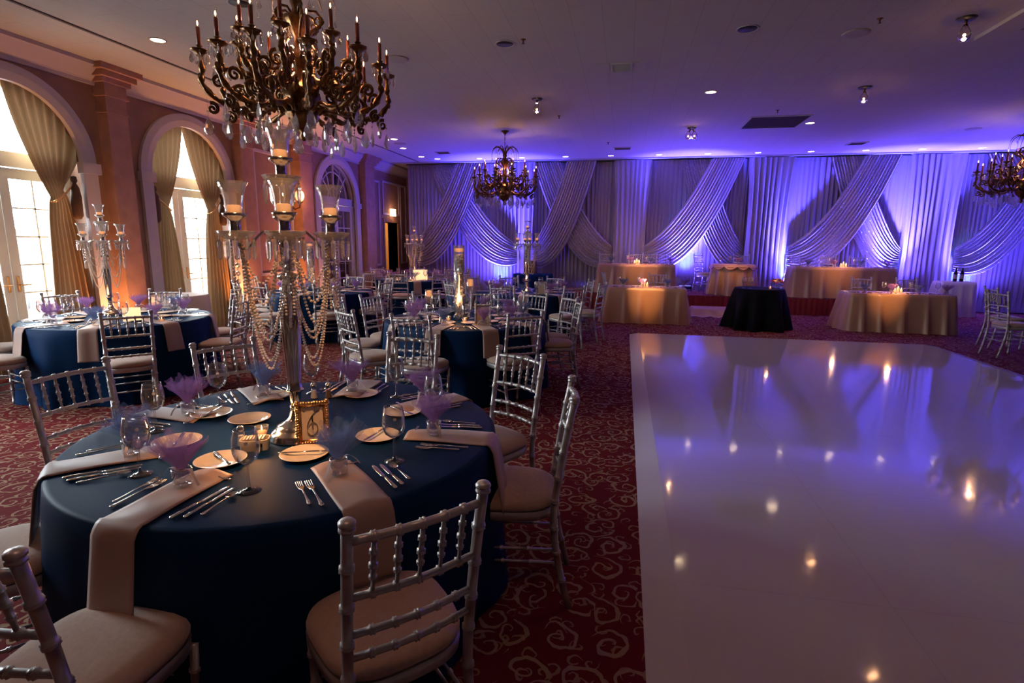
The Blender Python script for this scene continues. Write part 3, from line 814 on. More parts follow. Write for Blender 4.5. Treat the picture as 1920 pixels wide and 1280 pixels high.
def seat(tk, ang_deg, r=1.30, twist=0):
    x, y, Rt, nm, H = TB[tk]; a = R(ang_deg)
    bx, by = x + r * math.cos(a), y + r * math.sin(a)
    pl = NM.get(tk + 'chair', a, x, y)
    return place_chair(bx, by, a + PI + R(twist), 'silver ballroom chair with ivory cushion at the %s of the %s' % (pl, nm), 'silver chairs around the %s' % nm)
for a, r, t in ((-45, 1.31, 1), (11, 1.21, -4), (50, 1.27, 6), (90, 1.37, -3), (141, 1.32, 8), (177, 1.29, -8), (-133, 1.30, 4), (-88, 1.31, 0)): seat('T6', a, r, t)
for a, r in ((-166, 1.36), (-128, 1.37), (-94, 1.35), (-48, 1.24), (14, 1.25), (36, 1.32), (61, 1.24), (93, 1.1), (132, 1.13), (166, 1.3)): seat('T7', a, r)
for a, r in ((-41, 1.42), (14, 1.28), (62, 1.25), (112, 1.15), (163, 1.25), (-150, 1.3), (-106, 1.33)): seat('T2', a, r)
for a, r in ((-176, 1.25), (-130, 1.3), (-97, 1.42), (-56, 1.29), (-5, 1.2), (44, 1.2), (87, 1.1), (140, 1.15)): seat('T4', a, r)
for a, r in ((-80, 1.25), (-43, 1.4), (-5, 1.3), (25, 1.3), (62, 1.2), (105, 1.2), (150, 1.3), (-150, 1.25), (-115, 1.2)): seat('T5', a, r)
for a, r in ((-50, 1.45), (-94, 1.37), (-138, 1.4), (-172, 1.3), (148, 1.35), (116, 1.12), (70, 1.13), (19, 1.15), (-16, 1.37)): seat('T8', a, r)
place_chair(5.24, 9.02, R(8), 'silver ballroom chair turned away at the right edge, nearer of two', 'silver chairs at the right edge')
place_chair(5.62, 9.85, R(-4), 'silver ballroom chair at the right edge, farther of two', 'silver chairs at the right edge')

# rectangular skirted tables
def rect_table(x0, x1, y0, y1, zb, H, matr, label, seed=0, cat='table', flare=.05, per=.36, puddle=.02, name='draped_table', group=None, swag=False):
    cx, cy = (x0 + x1) / 2, (y0 + y1) / 2; hx, hy = (x1 - x0) / 2, (y1 - y0) / 2; rc = .06
    root = empty(name, (cx, cy, zb)); tag(root, label, cat, group)
    rnd = random.Random(seed); ph = rnd.random() * 6
    per_pts = []
    def corner(ax, ay, a0):
        for k in range(7): a = a0 + PI / 2 * k / 6; per_pts.append((ax + rc * math.cos(a), ay + rc * math.sin(a), math.cos(a), math.sin(a)))
    def edge(xa, ya, xb, yb, nx, ny):
        L = math.hypot(xb - xa, yb - ya); n = max(2, int(L / .025))
        for k in range(1, n): t = k / n; per_pts.append((xa + (xb - xa) * t, ya + (yb - ya) * t, nx, ny))
    corner(hx - rc, hy - rc, 0); edge(hx - rc, hy, -hx + rc, hy, 0, 1); corner(-hx + rc, hy - rc, PI / 2); edge(-hx, hy - rc, -hx, -hy + rc, -1, 0)
    corner(-hx + rc, -hy + rc, PI); edge(-hx + rc, -hy, hx - rc, -hy, 0, -1); corner(hx - rc, -hy + rc, 1.5 * PI); edge(hx, -hy + rc, hx, hy - rc, 1, 0)
    n = len(per_pts); mb = MB(); s = 0; S = []
    for i in range(n):
        S.append(s); a, b = per_pts[i], per_pts[(i + 1) % n]; s += math.hypot(a[0] - b[0], a[1] - b[1])
    nfold = max(4, round(s / per))
    rows = [(.0, 0)] + [(.02, -.002), (.0, 0)][:0]
    m = 10
    # top
    for q, z in ((.6, H), (.96, H), (1, H - .004)):
        for (px, py, nx, ny) in per_pts: mb.v.append((px * q, py * q, z))
    for j in range(1, m + 1):
        t = j / m
        for i, (px, py, nx, ny) in enumerate(per_pts):
            f = math.sin(nfold * 2 * PI * S[i] / s + ph + .7 * math.sin(5 * 2 * PI * S[i] / s)); f = max(f, 0) ** 3 * 1.3 + .15 * f
            o = .006 + flare * t + f * .045 * t ** .7
            mb.v.append((px + nx * o, py + ny * o, H - .004 - (H - .006) * t))
    R_ = 3 + m
    for j in range(R_ - 1):
        for i in range(n): mb.f.append((j * n + i, (j + 1) * n + i, (j + 1) * n + (i + 1) % n, j * n + (i + 1) % n))
    mb.f.append(tuple(range(n)))
    mb.build('tablecloth', matr, root)
    return root
TG = 'long head tables in champagne cloth'
rect_table(-.62, 1.20, 13.62, 14.3, SZ, .69, M['gold_cloth'], 'long champagne-clothed head table on the left of the stage', 1, group=TG)
rect_table(3.82, 5.92, 13.62, 14.3, SZ, .69, M['gold_cloth'], 'long champagne-clothed head table on the right of the stage', 2, group=TG)
rect_table(-.30, 1.22, 11.16, 11.86, 0, .70, M['gold_cloth'], 'long champagne-clothed table on the carpet before the left stage end', 3, group=TG, flare=.11)
rect_table(4.15, 5.88, 11.16, 11.80, 0, .70, M['gold_cloth'], 'long champagne-clothed table on the carpet before the right stage end', 4, group=TG, flare=.11)
def sweet():
    root = round_table(2.55, 13.98, .50, .72, M['gold_cloth'], 'round sweetheart table with swagged champagne cloth at the stage centre', 11, nf=11, amp=.045, flare=.08); root.location.z = SZ
    n = 12
    mb = MB()
    for k in range(n):
        a0 = 2 * PI * k / n
        def fn(u, v, a0=a0):
            a = a0 + u * 2 * PI / n; d = .03 + .13 * math.sin(PI * u) * v
            r = .515 + .03 * math.sin(PI * v) + .012 * math.sin(v * 14)
            return (r * math.cos(a), r * math.sin(a), .715 - d - .01 * math.sin(v * 14))
        mb.grid(fn, 10, 10)
    mb.build('cloth_swag', M['gold_cloth'], root)
sweet()
round_table(2.52, 11.05, .44, .76, M['black_cloth'], 'round cake table in black cloth between the stage and dance floor', 12, nf=8, amp=.05, flare=.16)
rect_table(7.05, 7.75, 14.05, 14.5, 0, .78, M['white_cloth'], 'small table in white cloth holding two wine bottles', 5, flare=.05, per=.2)
rect_table(-2.85, -1.85, 14.15, 14.62, 0, .76, M['navy'], 'navy-clothed cocktail table against the drapes holding a brown box', 6)
round_table(-6.12, 6.62, .36, .80, M['white_cloth'], 'small round white-clothed table beside the pilaster', 13, nf=7, amp=.03)
rect_table(-6.45, -6.1, 12.9, 13.3, 0, .80, M['tan_cloth'], 'small tan-clothed stand beside the far pilaster', 7, per=.2)
# brown box
r = empty('card_box', (-2.42, 14.38, .765)); tag(r, 'brown box standing on the navy cocktail table', 'box')
MB().box(-.16, .16, -.12, .12, 0, .30).build('box_body', mat('brown_box', (.12, .05, .03), .6), r, False); MB().box(-.165, .165, -.125, .125, .30, .33).build('box_lid', mat('brown_lid', (.14, .06, .035), .6), r, False)

HG = 'silver chairs behind the head tables'
for (x, y, z, l) in ((-.45, 14.52, SZ, 'leftmost behind the left raised table'), (.28, 14.52, SZ, 'left of middle behind the left raised table'), (.62, 14.6, SZ, 'right of middle behind the left raised table') , (.98, 14.5, SZ, 'rightmost behind the left raised table'),
                     (4.0, 14.52, SZ, 'leftmost behind the right raised table'), (4.78, 14.52, SZ, 'in the middle behind the right raised table'), (5.42, 14.52, SZ, 'rightmost behind the right raised table'),
                     (.72, 12.22, 0, 'behind the left floor-level head table'), (4.65, 12.12, 0, 'left one behind the right floor-level head table'), (5.45, 12.12, 0, 'right one behind the right floor-level head table')):
    place_chair(x, y, -PI / 2, 'silver ballroom chair, ' + l, HG, z)
place_chair(1.78, 14.35, R(-40), 'silver ballroom chair at the left of the round sweetheart table', HG, SZ)
place_chair(2.85, 14.62, R(-95), 'silver ballroom chair behind the round sweetheart table at its right', HG, SZ)
place_chair(-.42, 11.9, R(10), 'silver ballroom chair at the left end of the left floor-level head table', HG, 0)
# ================================================================ tableware prototypes
def p_plate():
    r = empty('bread_plate')
    MB().lathe([(.05, .001), (.055, .004), (.062, .007), (.088, .017), (.091, .018), (.091, .0165), (.06, .004), (.045, .0), (.0, .0)][::-1][:0] + [(.0001, .0), (.045, .0), (.062, .004), (.088, .0135), (.0915, .016), (.088, .0165), (.062, .0075), (.052, .0048), (.0001, .0045)], 36).build('plate_dish', M['china'], r)
    return r
def flatpath(mb, pts, ws, th):
    """flat cutlery blade from (y, z) centreline with half widths"""
    b = len(mb.v); n = len(pts)
    for (y, z), w, t in zip(pts, ws, th):
        for k in range(8):
            a = 2 * PI * k / 8; mb.v.append((w * math.cos(a), y, z + t * math.sin(a)))
    for j in range(n - 1):
        for k in range(8): mb.f.append((b + j * 8 + k, b + j * 8 + (k + 1) % 8, b + (j + 1) * 8 + (k + 1) % 8, b + (j + 1) * 8 + k))
    mb.f.append(tuple(b + k for k in reversed(range(8)))); mb.f.append(tuple(b + (n - 1) * 8 + k for k in range(8)))
HAND = [(-.100, .003), (-.096, .004), (-.08, .004), (-.05, .005), (-.02, .007)]; HW = [.003, .0085, .0075, .0048, .0032]; HT = [.002, .0028, .0025, .002, .0018]
def p_fork():
    mb = MB(); flatpath(mb, HAND + [(.02, .009), (.035, .007), (.05, .005), (.056, .005)], HW + [.0035, .010, .0125, .0125], HT + [.0014] * 4)
    for k in range(4):
        x = -.0102 + .0068 * k; mb.tube([(x, .054, .005), (x, .075, .005), (x, .098, .010)], [.0021, .002, .0012], 5)
    return mb.build('fork', M['steel'])
def p_knife():
    mb = MB(); flatpath(mb, [(-.115, .004), (-.11, .005), (-.07, .005), (-.03, .005), (-.005, .004)], [.004, .0085, .0075, .0065, .006], [.002, .005, .0045, .004, .003])
    flatpath(mb, [(-.005, .004), (.01, .003), (.05, .003), (.09, .003), (.11, .003), (.118, .003)], [.004, .0085, .0095, .0095, .006, .001], [.002, .0008, .0008, .0008, .0006, .0004])
    return mb.build('knife', M['steel'])
def p_spoon():
    mb = MB(); flatpath(mb, HAND + [(.03, .006)], HW + [.003], HT + [.0016])
    def fn(u, v):
        a = 2 * PI * u; r = v; return (.0175 * r * math.cos(a), .056 + .028 * r * math.sin(a), .0015 + .007 * r * r)
    mb.grid(fn, 16, 5); return mb.build('spoon', M['steel'])
def p_glass():
    r = empty('wine_glass')
    MB().lathe([(.0001, .0), (.034, .0), (.036, .0015), (.02, .004), (.006, .010), (.0042, .03), (.004, .075), (.0055, .084), (.014, .089), (.030, .102), (.038, .122), (.040, .142), (.0375, .165), (.032, .195), (.0312, .1965), (.0305, .195), (.036, .165), (.0385, .142), (.0365, .122), (.028, .103), (.012, .0905), (.0001, .089)], 24).build('glass_bowl', M['glass'], r)
    e = MB(); 
    def fn(u, v):
        a = 2 * PI * u; q = .0055 * v; aa = q * math.cos(a) / .0385; z = .162 + q * math.sin(a)
        return (.0389 * math.sin(aa), -.0389 * math.cos(aa) - .0002, z)
    e.grid(fn, 14, 2).build('etched_emblem', mat('etched_white', (.75, .75, .8), .6), r)
    return r
def p_favor(tm, name='favor_jar'):
    r = empty(name)
    MB().lathe([(.0001, .0), (.026, .0), (.0295, .004), (.031, .045), (.031, .056), (.0285, .056), (.0275, .045), (.026, .008), (.0001, .007)], 20).build('glass_cup', M['glass'], r)
    rnd = random.Random(3 if tm == 'tulle_purple' else 5)
    mb = MB()
    for L_ in range(4):
        ph = rnd.random() * 6; tx, ty = (rnd.random() - .5) * .07, (rnd.random() - .5) * .05; hh = .085 + .035 * rnd.random()
        def fn(u, v):
            a = 2 * PI * u; t = v
            rr_ = .010 + .055 * t ** 1.25 * (1 + .28 * math.sin(3 * a + ph) * t + .20 * math.sin(7 * a + 2 * ph) * t + .07 * math.sin(17 * a) * t)
            return (rr_ * math.cos(a) * 1.15 + tx * t, rr_ * math.sin(a) * .85 + ty * t, .048 + hh * t + .016 * math.sin(5 * a + ph) * t * t + .008 * math.sin(13 * a) * t)
        mb.grid(fn, 90, 8)
    mb.ball((0, 0, .038), .022, 10, 6)
    mb.build('tulle_pouf', M[tm], r)
    rb = MB(); 
    for s in (-1, 1):
        rb.grid(lambda u, v, s=s: (s * (.01 + .07 * u), -.012 + .008 * math.sin(u * 5) + (.010 * (v - .5)), .052 - .04 * u * u + .012 * math.sin(u * PI)), 10, 1)
    rb.tube([(.012 * math.cos(a * PI / 6), .012 * math.sin(a * PI / 6), .05) for a in range(13)], .003, 5)
    rb.build('ribbon', M['ribbon'], r)
    return r
PR = dict(plate=Proto(p_plate()), fork=Proto(p_fork()), knife=Proto(p_knife()), spoon=Proto(p_spoon()), glass=Proto(p_glass()), fp=Proto(p_favor('tulle_purple')), fb=Proto(p_favor('tulle_blue')))
def put(key, x, y, z, rz, label, cat, group, s=1, rx=0, ry=0):
    o = PR[key].get(); o.location = (x, y, z); o.rotation_euler = (rx, ry, rz); o.scale = (s, s, s); return tag(o, label, cat, group)

def napkin(tk, ang, label, r0=.50, drop=.26, w=.155, amp=.008, twist=0):
    x, y, Rt, nm, H = TB[tk]
    a = R(ang)
    L1 = Rt - r0; L = L1 + drop
    def fn(u, v):
        d = v * L; tt = (u - .5) * w * (1 + .12 * (v - .5)); z = H + .006 + .003 * math.sin(v * 9 + u * 5) + .004 * (1 - abs(2 * u - 1)) * (v < .1)
        if d < L1 - .02: rr_ = r0 + d; z += amp * math.sin(u * PI) * (1 - v)
        elif d < L1 + .03:
            q = (d - L1 + .02) / .05 * PI / 2; rr_ = Rt - .02 + .036 * math.sin(q); z = H - .026 + .034 * math.cos(q) - .0
        else: rr_ = Rt + .016 + .05 * (d - L1) / .3 + .004 * math.sin(u * 7); z = H - .026 - (d - L1 - .03)
        if d >= L1 + .03: tt *= 1 + .1 * (d - L1)
        rad = math.sqrt(max(1e-6, rr_ * rr_ - (tt * tt if d >= L1 - .02 else 0)))
        return (rad * math.cos(a) - tt * math.sin(a), rad * math.sin(a) + tt * math.cos(a), z)
    o = MB().grid(fn, 12, 44).build('napkin', M['napkin'])
    sd = o.modifiers.new('thickness', 'SOLIDIFY'); sd.thickness = .004; sd.offset = 1
    o.location = (x, y, 0)
    return tag(o, label, 'napkin', 'champagne napkins hanging over the %s edge' % nm)

def setting(tk, ang, kind='fp', level=2, plate_r=.40, glass=(21, .61), jitter=0, rot=0):
    x, y, Rt, nm, H = TB[tk]; pl = NM.get(tk + 'set', R(ang), x, y)
    rnd = random.Random(int(ang * 7) + len(tk) * 3 + hash(tk) % 1 + int(x * 100))
    j = lambda s: (rnd.random() - .5) * s * (1 + jitter)
    def P(r, da): a = R(ang) + da / max(r, .1); return x + r * math.cos(a), y + r * math.sin(a)
    base = R(ang) + PI / 2       # local +y points to the centre of the table
    napkin(tk, ang, 'champagne napkin hanging at the %s of the %s' % (pl, nm), r0=.49 + j(.03), drop=.26 + j(.08))
    tl = 'purple' if kind == 'fp' else 'blue'
    px, py = P(.61 + j(.04), j(.03)); put(kind, px, py, H + .016, rnd.random() * 6, '%s tulle favour jar at the %s of the %s' % (tl, pl, nm), 'favour', 'tulle favour jars on the %s' % nm)
    px, py = P(plate_r + j(.04), -.06 + j(.03)); put('plate', px, py, H, 0, 'ivory bread plate at the %s of the %s' % (pl, nm), 'plate', 'bread plates on the %s' % nm)
    gx, gy = P(glass[1] + j(.03), .215 + j(.02)); put('glass', gx, gy, H, math.atan2(-gy, -gx) + PI / 2 + j(.8), 'clear wine glass at the %s of the %s' % (pl, nm), 'wine glass', 'wine glasses on the %s' % nm, 1.1)
    if level >= 1:
        put('knife', px + j(.02), py + j(.02), H + .016, base + PI / 2 + j(1.2), 'butter knife on the plate at the %s of the %s' % (pl, nm), 'knife', 'butter knives on the %s' % nm, .78)
        for q, (da, dr, nm2, s) in enumerate(((-.115, .70, 'inner fork', 1), (-.145, .685, 'outer fork', .9))):
            fx, fy = P(dr, da); put('fork', fx, fy, H + .001, base + PI + PI + j(.12) + da * .6 if False else base + j(.12), '%s at the %s of the %s' % (nm2, pl, nm), 'fork', 'forks on the %s' % nm, s)
        for q, (da, dr, nm2, s) in enumerate(((.125, .70, 'dinner knife', 1), (.155, .70, 'salad knife', .92))):
            fx, fy = P(dr, da); put('knife', fx, fy, H + .001, base + j(.1), '%s at the %s of the %s' % (nm2, pl, nm), 'knife', 'knives on the %s' % nm, s)
        fx, fy = P(.70, .19); put('spoon', fx, fy, H + .001, base + j(.12), 'teaspoon by the knives at the %s of the %s' % (pl, nm), 'spoon', 'teaspoons on the %s' % nm, .85)
    if level >= 2:
        fx, fy = P(.52, .02); put('fork', fx, fy, H + .003, base + PI / 2 + j(.3), 'dessert fork above the napkin at the %s of the %s' % (pl, nm), 'fork', 'dessert forks on the %s' % nm, .8)
for a, kd, pr_ in ((-136, 'fb', .46), (-92, 'fp', .40), (-44, 'fb', .36), (4, 'fp', .38), (50, 'fp', .46), (95, 'fp', .56), (139, 'fb', .60), (176, 'fp', .53)):
    setting('T6', a, kd, 2, pr_)
x6, y6 = -1.38, 2.08
px, py = -1.66, 2.13; put('plate', px, py, .74, 0, 'empty ivory plate nearest the candelabra on the foreground table', 'plate', 'bread plates on the foreground table')
for tk, n, a0 in (('T7', 10, -166), ('T2', 8, -150), ('T4', 8, -176), ('T5', 8, -150), ('T8', 8, -172)):
    for i in range(n):
        setting(tk, a0 + i * 360 / n, 'fp' if (i * 5 + len(tk)) % 3 else 'fb', 1 if tk in ('T7', 'T2') else 0)

# salt and pepper, sugar caddy, votives, table cards
def shaker(x, y, z, what, label):
    r = empty('%s_shaker' % what, (x, y, z)); tag(r, label, 'shaker')
    MB().lathe([(.0001, 0), (.019, 0), (.021, .004), (.016, .03), (.0135, .06), (.0125, .064), (.0001, .064)], 8).build('glass_jar', M['glass'], r, False)
    MB().lathe([(.0001, .003), (.0165, .004), (.013, .03), (.011, .045), (.0001, .046)], 8).build('%s_grains' % what, mat(what, (.85, .8, .75) if what == 'salt' else (.12, .07, .05), .9), r, False)
    MB().lathe([(.0135, .062), (.0145, .066), (.0145, .074), (.011, .083), (.004, .087), (.0001, .0875)], 14).build('metal_cap', M['steel'], r)
def caddy(x, y, z, rz, label):
    r = empty('sugar_caddy', (x, y, z), rz); tag(r, label, 'caddy')
    mb = MB()
    def lp(w, d, zz, n=32): return [(w * math.copysign(abs(math.cos(2 * PI * k / n)) ** .5, math.cos(2 * PI * k / n)), d * math.copysign(abs(math.sin(2 * PI * k / n)) ** .5, math.sin(2 * PI * k / n)), zz) for k in range(n)]
    for (w, d, zz) in ((.048, .03, 0), (.052, .034, .002), (.055, .037, .045), (.051, .033, .045), (.048, .03, .008)): mb.v += lp(w, d, zz)
    for j in range(4):
        for i in range(32): mb.f.append((j * 32 + i, j * 32 + (i + 1) % 32, (j + 1) * 32 + (i + 1) % 32, (j + 1) * 32 + i))
    mb.f.append(tuple(reversed(range(32)))); mb.f.append(tuple(128 + i for i in range(32)))
    mb.build('caddy_dish', M['china'], r, sharp=40)
    e = MB().box(.012, .034, -.0385, -.0375, .02, .034); e.build('printed_mark', M['ink'], r, False)
    s = MB()
    for q in range(7): s.box(-.04 + q * .0115, -.033 + q * .0115, -.025, .025, .009, .050)
    s.build('sugar_packets', M['paper'], r, False)
def votive(x, y, z, label):
    r = empty('votive_candle', (x, y, z)); tag(r, label, 'candle', 'votive candles on the tables')
    MB().lathe([(.0001, 0), (.022, 0), (.028, .05), (.0265, .05), (.021, .006), (.0001, .005)], 18).build('glass_cup', M['glass'], r)
    MB().lathe([(.0001, .006), (.020, .006), (.0225, .026), (.0001, .026)], 14).build('wax', M['wax'], r)
    MB().lathe([(.0001, .030), (.003, .036), (.0001, .052)], 8).build('flame', M['flame'], r)
def text(s, size, matr, parent, loc, rot=(PI / 2, 0, 0), shear=0, name='numeral', ext=.0006):
    cu = bpy.data.curves.new(name, 'FONT'); cu.body = s; cu.size = size; cu.shear = shear; cu.extrude = ext; cu.align_x = 'CENTER'; cu.align_y = 'CENTER'
    o = bpy.data.objects.new(name, cu); col.objects.link(o)
    bpy.context.view_layer.update()
    me = bpy.data.meshes.new_from_object(o.evaluated_get(bpy.context.evaluated_depsgraph_get()))
    bpy.data.objects.remove(o); o = bpy.data.objects.new(name, me); col.objects.link(o); me.materials.clear(); me.materials.append(matr)
    o.parent = parent; o.location = loc; o.rotation_euler = rot; return o
def six(parent, h, loc):
    """script style figure six drawn as a swelling stroke"""
    cp = [(.66, 1.0, .3), (.46, .93, .5), (.25, .72, .9), (.10, .42, 1.3), (.10, .15, 1.1), (.27, .0, .6), (.46, .07, .9), (.57, .27, 1.3), (.50, .46, .9), (.34, .52, .5), (.20, .42, .4), (.12, .28, .3)]
    pts = []; rs = []
    for i in range(len(cp) - 1):
        p0, p1, p2, p3 = cp[max(0, i - 1)], cp[i], cp[i + 1], cp[min(len(cp) - 1, i + 2)]
        for t in (0, .2, .4, .6, .8):
            f = lambda a, b, c, d: .5 * (2 * b + (c - a) * t + (2 * a - 5 * b + 4 * c - d) * t * t + (3 * b - a - 3 * c + d) * t ** 3)
            pts.append(((f(p0[0], p1[0], p2[0], p3[0]) - .34) * h * .85, 0, f(p0[1], p1[1], p2[1], p3[1]) * h)); rs.append(h * .042 * f(p0[2], p1[2], p2[2], p3[2]))
    mb = MB()
    mb.tube(pts, rs, 8, .12)
    o = mb.build('numeral', M['ink'], parent); o.location = loc; return o
def number_frame(x, y, z, rz, num, fm, cardm, label, w=.125, h=.175):
    r = empty('table_number_frame', (x, y, z), rz); tag(r, label, 'frame')
    t = .021; mb = MB(); tilt = Matrix.Rotation(R(-8), 4, 'X')
    for (a, b, c, d) in ((-w / 2, w / 2, 0, t), (-w / 2, w / 2, h - t, h), (-w / 2, -w / 2 + t, t, h - t), (w / 2 - t, w / 2, t, h - t)): mb.box(a, b, -.008, .004, c, d, tilt)
    rnd = random.Random(4)
    def bump(px, pz): mb.ball(tilt @ Vector((px, -.009, pz)), .0075 + .004 * rnd.random(), 7, 5)
    for k in range(13):
        q = k / 12; bump(-w / 2 + w * q, .006); bump(-w / 2 + w * q, h - .006)
    for k in range(18):
        q = k / 17; bump(-w / 2 + .006, h * q); bump(w / 2 - .006, h * q)
    mb.build('ornate_frame', fm, r)
    MB().box(-w / 2 + t, w / 2 - t, -.004, .0, t, h - t, tilt).build('card', cardm, r, False)
    st = MB(); st.box(-.015, .015, .003, .075, 0, .004); st.tube([(0, .072, .003), (0, -.01, h * .7)], .003, 6); st.build('easel_back', M['dark'], r)
    if num == '6':
        o = six(r, .10, (0, 0, 0)); o.matrix_basis = tilt @ Matrix.Translation((0, -.0058, .038))
    elif num:
        o = text(num, .085, M['ink'], r, (0, 0, 0), shear=.5); o.matrix_basis = tilt @ Matrix.Translation((0, -.0052, h * .47)) @ Matrix.Rotation(PI / 2, 4, 'X')
    return r
shaker(-1.575, 2.53, .74, 'salt', 'salt shaker behind the number six frame, left of the pair')
shaker(-1.505, 2.555, .74, 'pepper', 'pepper shaker behind the number six frame, right of the pair')
shaker(-1.485, 1.845, .74, 'salt', 'salt shaker beside the sugar caddy on the foreground table')
caddy(-1.41, 1.83, .74, R(25), 'white sugar caddy below the candelabra on the foreground table')
number_frame(-1.215, 1.93, .74, R(30), '6', M['gold'], M['paper'], 'ornate gilt frame with number six card on the foreground table')
votive(-1.47, 1.955, .74, 'lit votive candle beside the candelabra foot on the foreground table')
number_frame(-1.36, 5.26, .74, R(15), '1', M['silver'], M['paper'], 'silver frame with number card on the middle table', .16, .21)
votive(-1.60, 5.42, .74, 'lit votive candle beside the crystal cylinder on the middle table'); votive(-1.80, 5.50, .74, 'second lit votive candle, left of the crystal cylinder')
shaker(-1.62, 5.62, .74, 'pepper', 'pepper shaker on the middle table behind the votive candle'); shaker(-1.86, 5.42, .74, 'salt', 'salt shaker on the middle table')
shaker(-4.95, 4.45, .74, 'salt', 'salt shaker on the left table, left of the pair'); shaker(-4.88, 4.47, .74, 'pepper', 'pepper shaker on the left table, right of the pair')
def glow_card(x, y, z, rz, label, w=.16, h=.14):
    r = empty('table_card', (x, y, z), rz); tag(r, label, 'card', 'blank table cards with painted glow')
    MB().box(-w / 2, w / 2, -.004, .0, .0, h).build('card', M['card_painted_glow'], r, False); MB().box(-w / 2, w / 2, .0, .05, .0, .006).build('card_foot', M['paper'], r, False)
glow_card(-4.86, 4.62, .74, R(30), 'blank cream card with painted candle glow on the left table')
votive(-4.72, 4.70, .74, 'lit votive candle beside the card on the left table'); votive(-4.55, 4.66, .74, 'lit votive candle right of the card on the left table')
glow_card(-4.34, 11.35, .74, R(20), 'bright cream card with painted candle glow on the far left table', .3, .22)
votive(-4.55, 11.3, .74, 'lit votive candle beside the bright card on the far left table')
number_frame(-1.30, 8.75, .74, R(12), '', M['silver'], M['paper'], 'silver frame with pale card on the far middle table', .15, .2)
votive(-1.75, 8.8, .74, 'lit votive candle on the far middle table')
number_frame(-4.62, 8.1, .74, R(25), '', M['china'], M['paper'], 'white frame with pale card on the rear left table', .15, .2)
# ================================================================ candelabra
def hurricane(mb_glass, mb_wax, c, s=1.0):
    x, y, z = c
    mb_glass.lathe([(.024 * s, 0), (.029 * s, .004), (.031 * s, .03 * s), (.033 * s, .06 * s), (.040 * s, .09 * s), (.052 * s, .115 * s), (.0505 * s, .1155 * s), (.038 * s, .09 * s), (.031 * s, .06 * s), (.029 * s, .03 * s), (.027 * s, .006)], 36, c, rfn=lambda a, q: 1 + .018 * math.cos(12 * a) + .02 * math.cos(9 * a + q * 90) * (q < .075 * s))
    mb_wax.lathe([(.0001, .004), (.024 * s, .004), (.025 * s, .03 * s), (.020 * s, .034 * s), (.0001, .033 * s)], 16, c)
def arm_set(root, px, py, pz, first_dist=.0):
    """bobeche dish with prisms, cup, glass shade and candle at (px,py,pz = dish level)"""
    d = MB(); d.lathe([(.012, -.022), (.034, -.018), (.056, -.006), (.066, .004), (.069, .012), (.064, .013), (.052, .0), (.03, -.006), (.012, -.004)], 36, (px, py, pz), rfn=lambda a, z: 1 + .045 * math.cos(12 * a) * (1 if z > 0 else .3))
    dish = d.build('crystal_dish', M['dish'], root, False)
    p = MB()
    for k in range(10):
        a = 2 * PI * k / 10; p.ball((px + .062 * math.cos(a), py + .062 * math.sin(a), pz - .012), .005, 6, 4); p.prism((px + .062 * math.cos(a), py + .062 * math.sin(a), pz - .018), .0085, .078)
    p.build('prism_fringe', M['crystal'], dish, False)
    c = MB(); c.lathe([(.010, -.01), (.026, -.004), (.022, .008), (.0195, .02), (.019, .045), (.022, .055), (.030, .060), (.041, .068), (.044, .078), (.037, .077), (.026, .070), (.0001, .070)], 20, (px, py, pz))
    c.build('candle_cup', M['chrome'], root)
    g, w = MB(), MB(); hurricane(g, w, (px, py, pz + .072), 1.03); sh = g.build('glass_shade', M['shade'], root); w.build('candle', M['wax'], root)
